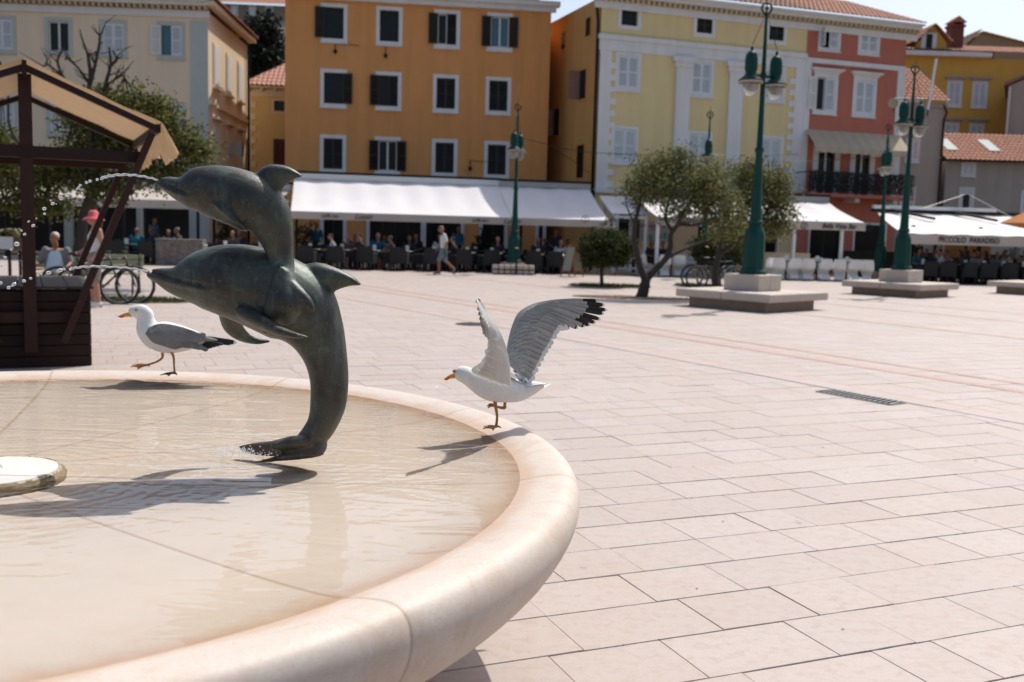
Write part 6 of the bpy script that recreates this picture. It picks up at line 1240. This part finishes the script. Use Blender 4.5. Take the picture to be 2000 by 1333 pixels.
# ---------------- cafe terraces: rows of chairs, tables and guests
SHIRTS = [(.02, .02, .02), (.03, .035, .04), (.40, .40, .40), (.02, .02, .025), (.25, .25, .27), (.01, .10, .15), (.05, .04, .05), (.30, .26, .26), (.03, .05, .09), (.015, .015, .015), (.12, .08, .07), (.10, .14, .20)]
random.seed(31)
def sitter(pos, rz, label, group, shirt):
    return person(label, 'sit', (pos.x, pos.y, 0), rz, [('shirt', shirt), (random.choice(('trousers', 'shorts')), random.choice(((.02, .02, .03), (.06, .06, .07), (.12, .10, .08)))), (random.choice(('hair', 'hair', 'long_hair')), random.choice(((.02, .015, .01), (.06, .04, .025), (.20, .18, .16), (.12, .08, .05))))], random.choice(('skin', 'skin_dk')), group, 1.0, random.uniform(.95, 1.03))
def terrace(name, cols, Y0_, slope, rows, guests, cgroup, pgroup, chair=None, back=True):
    """cols: pixel columns of tables in the front row; rows: distances behind"""
    n = len(cols); cnt = 0; ch = chair or CHAIR; rown = ['front', 'second', 'back', 'rearmost']
    for r, dy in enumerate(rows):
        for i, px in enumerate(cols):
            px2 = px + (14 if r % 2 else 0); c = gd(px2, Y0_ + slope * (px - cols[0]) + dy); od = ORD[i]; rn = rown[r]
            put(TABLE, c, 0, f'dark round table, {od} from the left, {rn} row {name}', 'tables ' + cgroup); menu((c.x + random.uniform(-.1, .1), c.y - .08, .746), f'white menu card on the {od} {rn}-row table {name}')
            for k, (dx, dyy, rz) in enumerate(((-.12, -.66, pi + random.uniform(-.25, .25)), (.66, .05, -pi / 2 + random.uniform(-.3, .3)), (.1, .68, random.uniform(-.25, .25)))):
                if k == 2 and not back: continue
                wd = ('square side', 'right side', 'wall side')[k]; p = c + V((dx, dyy, 0)); rz2 = rz
                put(ch, p, rz2, f'dark wicker chair, {wd} of {od} {rn}-row table {name}', 'chairs ' + cgroup)
                if random.random() < guests[k]:
                    sh = random.choice(SHIRTS); q = p + M.Rotation(rz2, 3, 'Z') @ V((0, -.02, 0)); cnt += 1
                    col = 'pale' if sum(sh) > .6 else ('blue' if sh[2] > sh[0] * 2 and sh[2] > .08 else 'dark'); sitter(q, rz2, f'person in {col} shirt, {wd} of {od} {rn}-row table {name}', pgroup, sh)
terrace('under the long white awning', [612, 668, 728, 790, 850, 912, 965, 1045, 1090], 37.6, .0030, (0, 2.0), (.06, .45, .6), 'under the long white awning', 'guests under the long white awning')
terrace('under the cream awning', [250, 312, 440, 505], 37.6, .002, (0, 1.8), (.05, .4, .5), 'under the cream awning', 'guests under the cream awning')
terrace('under the pergola', [1800, 1838, 1876, 1915, 1955, 1994], 39.6, .0018, (0, 1.9), (.15, .6, .7), 'under the pergola', 'guests under the pergola')
blue = (.008, .13, .22)
for (px, Y, lb, rz, sh) in ((617, 40.5, 'waiter in a bright blue shirt standing at the left end of the long awning', .3, blue), (893, 40.5, 'waiter in a bright blue shirt behind the walking man', .5, blue), (302, 40.2, 'waiter in a bright blue shirt standing by the door under the cream awning', 1.2, blue), (1082, 40.6, 'waiter in a navy shirt standing near the menu board', .2, (.01, .02, .04)), (1790, 42.8, 'person in dark clothes standing at the left of the pergola', .4, (.02, .02, .02)), (1978, 43.6, 'person in a striped pale shirt standing at the back of the pergola', .2, (.25, .33, .38))):
    person(lb, 'stand', gd(px, Y), rz, [('shirt', sh), ('trousers', (.015, .015, .02)), ('hair', (.03, .02, .015)), ('shoes', (.02, .02, .02))], 'skin_dk', 'people standing at the cafes')
sg_ = gd(268, 38.4); sitter(sg_, pi + .2, 'person in a turquoise shirt seated under the cream awning, back turned', 'guests under the cream awning', (.005, .13, .18))
# white moulded chairs of the bar
for i, (px, Y, rz) in enumerate([(1262, 38.8, 1.9), (1296, 38.6, pi + .1), (1326, 38.9, pi - .2), (1345, 40.4, pi), (1504, 38.8, pi + .1), (1520, 38.4, pi - .25), (1549, 38.6, pi + .1), (1577, 38.6, pi - .25), (1610, 38.7, pi + .05), (1638, 38.7, pi - .3), (1667, 38.9, pi + .1), (1692, 39.0, pi - .3), (1535, 40.6, .3), (1566, 40.6, -.1), (1600, 40.9, .2), (1655, 41.0, .1)]):
    put(PANTON, gd(px, Y), rz, f'white moulded bar chair, {ORD[i] if i < 12 else ORD[i - 12]} from the left in the {"front" if i < 12 else "back"} row under the bar awning', 'white moulded bar chairs')
for i, (px, Y) in enumerate([(1310, 39.8), (1534, 39.6), (1594, 39.7), (1652, 39.9)]):
    o = put(TABLE, gd(px, Y), 0, f'dark round table, {ORD[i]} from the left among the white chairs', 'tables of the bar'); c = gd(px, Y); menu((c.x, c.y, .746), f'white menu card on the {ORD[i]} table among the white chairs')
for i, px in enumerate((1272, 1292)): sitter(gd(px, 41.2), .4 - i, 'person in dark clothes seated ' + ('left' if i == 0 else 'right') + ' below the bar poster', 'guests of the bar', (.02, .02, .02))
# posters, boards, planters
pp = gd(1275, 43.2); o = thing('bar_poster', 'pale bar poster with coloured pictures and a red headline behind the olive trunk', 'poster', pp, radians(12)); z0 = atY(1275, 472, 43.2).z; z1 = atY(1275, 437, 43.2).z; MB().b2(-.62, .62, -.03, 0, z0, z1).build('board', mat('grey_blue_board', (.42, .46, .48), .6, 0, .05, 3, 0), o)
for (x, z, w_, h, c) in ((-.5, .85, .09, .14, (.4, .08, .06)), (.42, .85, .12, .14, (.4, .08, .06)), (-.02, .84, .55, .13, (.35, .12, .12)), (-.02, .68, .34, .07, (.15, .15, .16)), (-.46, .28, .16, .36, (.40, .30, .16)), (-.18, .22, .16, .34, (.22, .30, .26)), (.06, .2, .12, .25, (.36, .40, .42)), (.24, .3, .15, .26, (.50, .20, .08)), (.46, .34, .16, .34, (.05, .36, .42))):
    zz = z0 + (z1 - z0) * z; MB().b2(x - w_ / 2, x + w_ / 2, -.034, -.031, zz - h / 2 * (z1 - z0) , zz + h / 2 * (z1 - z0)).build('picture', cloth(c), o)
MB().b2(-.5, -.42, -.02, 0, 0, z0).b2(.42, .5, -.02, 0, 0, z0).build('leg', MT['white'], o)
ab = gd(1117, 36.6); o = thing('menu_board', 'orange framed wooden A-board menu standing beside the clipped bush', 'menu board', ab, radians(-62)); wd = mat('orange_wood', (.30, .10, .04), .55, 0, .2, 8, .2)
for s, nm in ((-1, 'front_frame'), (1, 'back_frame')):
    f = MB()
    for x in (-.28, .28): f.beam((x, s * .30, 0), (x, s * .03, 1.15), .045, .03)
    f.beam((-.3, s * .04, 1.13), (.3, s * .04, 1.13), .045, .05).beam((-.28, s * .26, .18), (.28, s * .26, .18), .04, .04); pf_ = f.build(nm, wd, o); MB().add([(-.25, s * .262, .22), (.25, s * .262, .22), (.25, s * .065, 1.08), (-.25, s * .065, 1.08)], [(0, 1, 2, 3)]).build('sheet', mat('printed_menu', (.50, .48, .40), .6, 0, .5, 9, 0, col2=(.30, .38, .26)), pf_)
lc = gd(358, 37.0); o = thing('stone_planter', 'speckled stone faced planter box in front of the cream awning', 'planter', lc, .05); MB().b2(-.95, .75, -.2, .3, 0, .95).build('box', mat('speckled_stone', (.10, .08, .07), .8, 0, .9, 6, .3, col2=(.34, .29, .26)), o, bevel=.02); MB().b2(-.97, .77, -.22, .32, .951, .98).build('cap', MT['stone_dirty'], o)
lc = gd(415, 37.4); o = thing('white_table', 'table with a white cloth beside the stone planter', 'table', lc, .05); MB().b2(-.55, .6, -.35, .35, .40, .78).build('cloth', MT['card'], o, bevel=.01); MB().b2(-.45, -.40, -.3, .3, 0, .40).b2(.45, .5, -.3, .3, 0, .40).build('leg', MT['iron'], o)
random.seed(17)
for i, (px, Y, lb) in enumerate(((598, 38.8, 'dark potted shrub at the left end of the long awning'), (440, 40.6, 'potted shrub by the posts under the cream awning'), (948, 40.8, 'potted shrub by the door behind the lamp under the long awning'))):
    c = gd(px, Y); t_ = tree('potted_shrub', lb, c, [([c + V((0, 0, .3)), c + V((0, 0, 1.0))], .03, .02)], [(c + V((0, 0, 1.15)), V((.4, .4, .55)), 40)], MT['leaf4'], (.09, .035), 'potted shrubs', 14, 'plant', seed=40 + i, spread=.09)
    MB().lathe([(.001, .01), (.2, .01), (.26, .45), (.22, .45), (.2, .42), (.001, .42)], 14).build('pot', MT['soil'], t_)
# ================================================================ STREET LAMPS
def lamp(label, px, Y, style, az=0.0, arms=0.0):
    p = gd(px, Y); o = thing('street_lamp', label, 'street lamp', p, az, 'green cast iron street lamps'); G = MT['green']; b = .0; H = 6.5
    if style == 'bench':
        for k, (c, nm) in enumerate((((0, 0), 0),)):
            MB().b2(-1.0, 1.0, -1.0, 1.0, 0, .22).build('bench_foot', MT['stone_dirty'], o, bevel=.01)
            for sx in (-1, 1):
                for sy in (-1, 1): MB().b2(min(sx * .003, sx * 1.22), max(sx * .003, sx * 1.22), min(sy * .003, sy * 1.22), max(sy * .003, sy * 1.22), .221, .40).build('bench_slab', MT['stone'], o, bevel=.02)
        MB().b2(-.46, .0 - .002, -.46, .46, .401, .76).b2(.0, .46, -.46, .46, .401, .76).build('plinth', MT['stone'], o, bevel=.015); b = .76
    elif style == 'block':
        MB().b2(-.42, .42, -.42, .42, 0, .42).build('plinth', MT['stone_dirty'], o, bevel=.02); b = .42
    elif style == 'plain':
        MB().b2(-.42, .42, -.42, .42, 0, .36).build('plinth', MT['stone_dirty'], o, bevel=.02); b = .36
    CA, SA = cos(arms), sin(arms)
    T_ = 6.5 + (.4 if style == 'bench' else 0)
    MB().lathe([(.31, b), (.31, b + .07), (.27, b + .11), (.25, b + .16), (.235, b + .88), (.215, b + .95), (.15, b + 1.08), (.14, b + 1.11), (.17, b + 1.13), (.17, b + 1.18), (.135, b + 1.22)], 8 if style != 'x' else 8).build('pedestal', G, o, bevel=0)
    MB().lathe([(.13, b + 1.2), (.12, b + 1.4), (.10, b + 2.0), (.075, b + 2.7), (.10, b + 2.72), (.10, b + 2.80), (.07, b + 2.83), (.055, b + 3.9), (.045, T_ - 1.35), (.03, T_ - .5), (.025, T_ - .42)], 12).build('post', G, o, smooth=True)
    f = MB(); f.tube([(.11 * cos(a), 0, T_ - .31 + .11 * sin(a)) for a in [2 * pi * k / 20 for k in range(21)]], .022, 6); f.tube([(0, 0, T_ - .42), (0, 0, T_)], [.02, .006], 6).ell((0, 0, T_ - .45), (.045, .045, .03), 8).ell((0, 0, T_ - .31), (.035, .035, .035), 8); f.build('finial', MT['iron'], o, smooth=True).rotation_euler = (0, 0, -az)
    za = T_ - 1.75; arm = MB(); arm.tube([(-.42 * CA, -.42 * SA, za), (0, 0, za - .02), (.42 * CA, .42 * SA, za)], .032, 8).ell((0, 0, za), (.07, .07, .12), 8)
    for s in (-1, 1): arm.tube([(s * .42 * CA, s * .42 * SA, za + .6), (s * .10, 0, T_ - .55)], .008, 5)
    arm.build('arm', G, o, smooth=True)
    for s in (-1, 1):
        ln = MB(); ln.lathe([(.001, za + .58), (.03, za + .56), (.035, za + .51), (.02, za + .48), (.085, za + .46), (.125, za + .39), (.138, za + .30), (.138, za + .08), (.115, za + .02), (.13, za - .04), (.27, za - .15), (.28, za - .17), (.26, za - .175), (.10, za - .10)], 18, (s * .42 * CA, s * .42 * SA, 0)); l_ = ln.build('lantern_hood', G, o, smooth=True)
        MB().lathe([(.27, za - .176), (.265, za - .215), (.24, za - .21)], 18, (s * .42 * CA, s * .42 * SA, 0)).build('lamp_rim', MT['valance'], l_, smooth=True)
        MB().lathe([(.16, za - .18), (.175, za - .28), (.16, za - .40), (.10, za - .47), (.001, za - .49)], 16, (s * .42 * CA, s * .42 * SA, 0)).build('globe', MT['globe'], l_, smooth=True)
        MB().lathe([(.03, za - .19), (.05, za - .28), (.03, za - .36), (.001, za - .37)], 10, (s * .42 * CA, s * .42 * SA, 0)).build('bulb', MT['card'], l_, smooth=True)
    return o
t = newmat('ribbed_globe_glass'); t.b.inputs['Base Color'].default_value = (.62, .60, .54, 1); t.b.inputs['Roughness'].default_value = .12; t.b.inputs['Transmission Weight'].default_value = .55; t.b.inputs['IOR'].default_value = 1.2; MT['globe'] = t.m
lamp('tallest nearest green street lamp on a stone bench plinth in front of the olive trees', 1467, 22.6, 'bench', radians(44), radians(-7))
l2 = lamp('green street lamp on a stone bench plinth in front of the grey houses', 1757, 29.8, 'bench', radians(42), radians(-5))
lamp('distant green street lamp standing before the long white awning of the orange building', 1003, 37.85, 'block', radians(75))
lamp('slim green street lamp just left of the one before the grey houses', 1716, 41.2, 'plain', radians(80))
lamp('green street lamp half hidden behind the olive crown', 1372, 38.6, 'plain', radians(78))
# siren and aerial on the second lamp
zz = 5.75; K = M.Rotation(radians(-42), 4, 'Z'); MB().tube([(-.55, 0, zz), (.5, 0, zz)], .015, 5).tube([(-.55, 0, zz - .35), (-.55, 0, zz + .02)], .02, 5).tube([(.45, 0, zz - .5), (.45, 0, zz + .05)], .02, 5).build('bracket', MT['iron'], l2).matrix_local = K; MB().lathe([(.001, .0), (.14, .01), (.15, .05), (.001, .06)], 16).build('siren', mat('cream_siren', (.40, .37, .22), .5), l2).matrix_local = K @ M.Translation((-.6, -.03, zz - .15)) @ M.Rotation(pi / 2, 4, 'X'); MB().tube([(.45, 0, zz - .3), (.60, 0, zz + 1.15)], .04, 8).build('aerial', MT['card'], l2).matrix_local = K
# electricity box and notice on the nearest lamp
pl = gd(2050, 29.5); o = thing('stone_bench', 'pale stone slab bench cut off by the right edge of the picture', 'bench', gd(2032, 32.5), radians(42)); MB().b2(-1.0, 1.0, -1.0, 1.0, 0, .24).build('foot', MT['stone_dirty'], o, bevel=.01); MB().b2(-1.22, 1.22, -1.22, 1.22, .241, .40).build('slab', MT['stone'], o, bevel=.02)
# barrier slats round the plinth of the lamp before the awning
cb = gd(1003, 36.9); o = thing('slatted_crate', 'pale slatted crate with black straps at the foot of the distant lamp', 'crate', cb, .1)
for k in range(7): MB().b2(-.78 + .225 * k, -.60 + .225 * k, -.2, .2, .02, .36).build('slat', MT['stone'], o, bevel=.01)
MB().b2(-.80, .80, -.215, -.201, .17, .21).b2(-.80, .80, -.215, -.201, .02, .05).build('strap', MT['iron'], o); cp = gd(1008, 36.6); o = thing('black_post', 'thin black bollard post in front of the distant lamp', 'post', cp, 0); MB().lathe([(.07, 0), (.07, .03), (.035, .05), (.035, .90), (.05, .92), (.05, .96), (.001, .98)], 10).build('post', MT['iron'], o); MB().lathe([(.055, .0), (.055, .03)], 10, (0, 0, .98)).build('cap', MT['card'], o)
# round dark disc put in for a shadow spot left of the bird and overhead cables
for nm, lb, pts in (('overhead_cable', 'thin overhead cable from the orange building across the yellow house', [(1010, 268, 44), (1150, 298, 43), (1380, 303, 41), (1560, 302, 45)]), ('overhead_cable', 'lower thin cable crossing in front of the grey houses', [(1385, 310, 40), (1560, 316, 44), (1730, 306, 42), (1840, 309, 50)]), ('overhead_cable', 'dark cable sloping across the alley beside the yellow house', [(1070, 285, 47), (1120, 315, 46), (1150, 338, 45)])):
    P = [atY(a, b, c) for a, b, c in pts]; mb = MB(); mb.tube([V(c) for c in crom(P, 6)], .012, 5); tag(mb.build(nm, MT['iron']), lb, 'cable', 'overhead cables')
mh = atZ(922, 634); o = thing('shadow_spot', 'dark round disc painted as a shadow spot on the square behind the landing gull', 'shadow spot', (mh.x, mh.y, .0045), 0); MB().lathe([(.001, .004), (.23, .004), (.24, .0)], 28).build('lid', MT['iron'], o); MB().lathe([(.25, .005), (.28, .005), (.28, 0)], 28).build('ring', MT['iron'], o)  # black disc and ring painted as a shadow spot on the paving
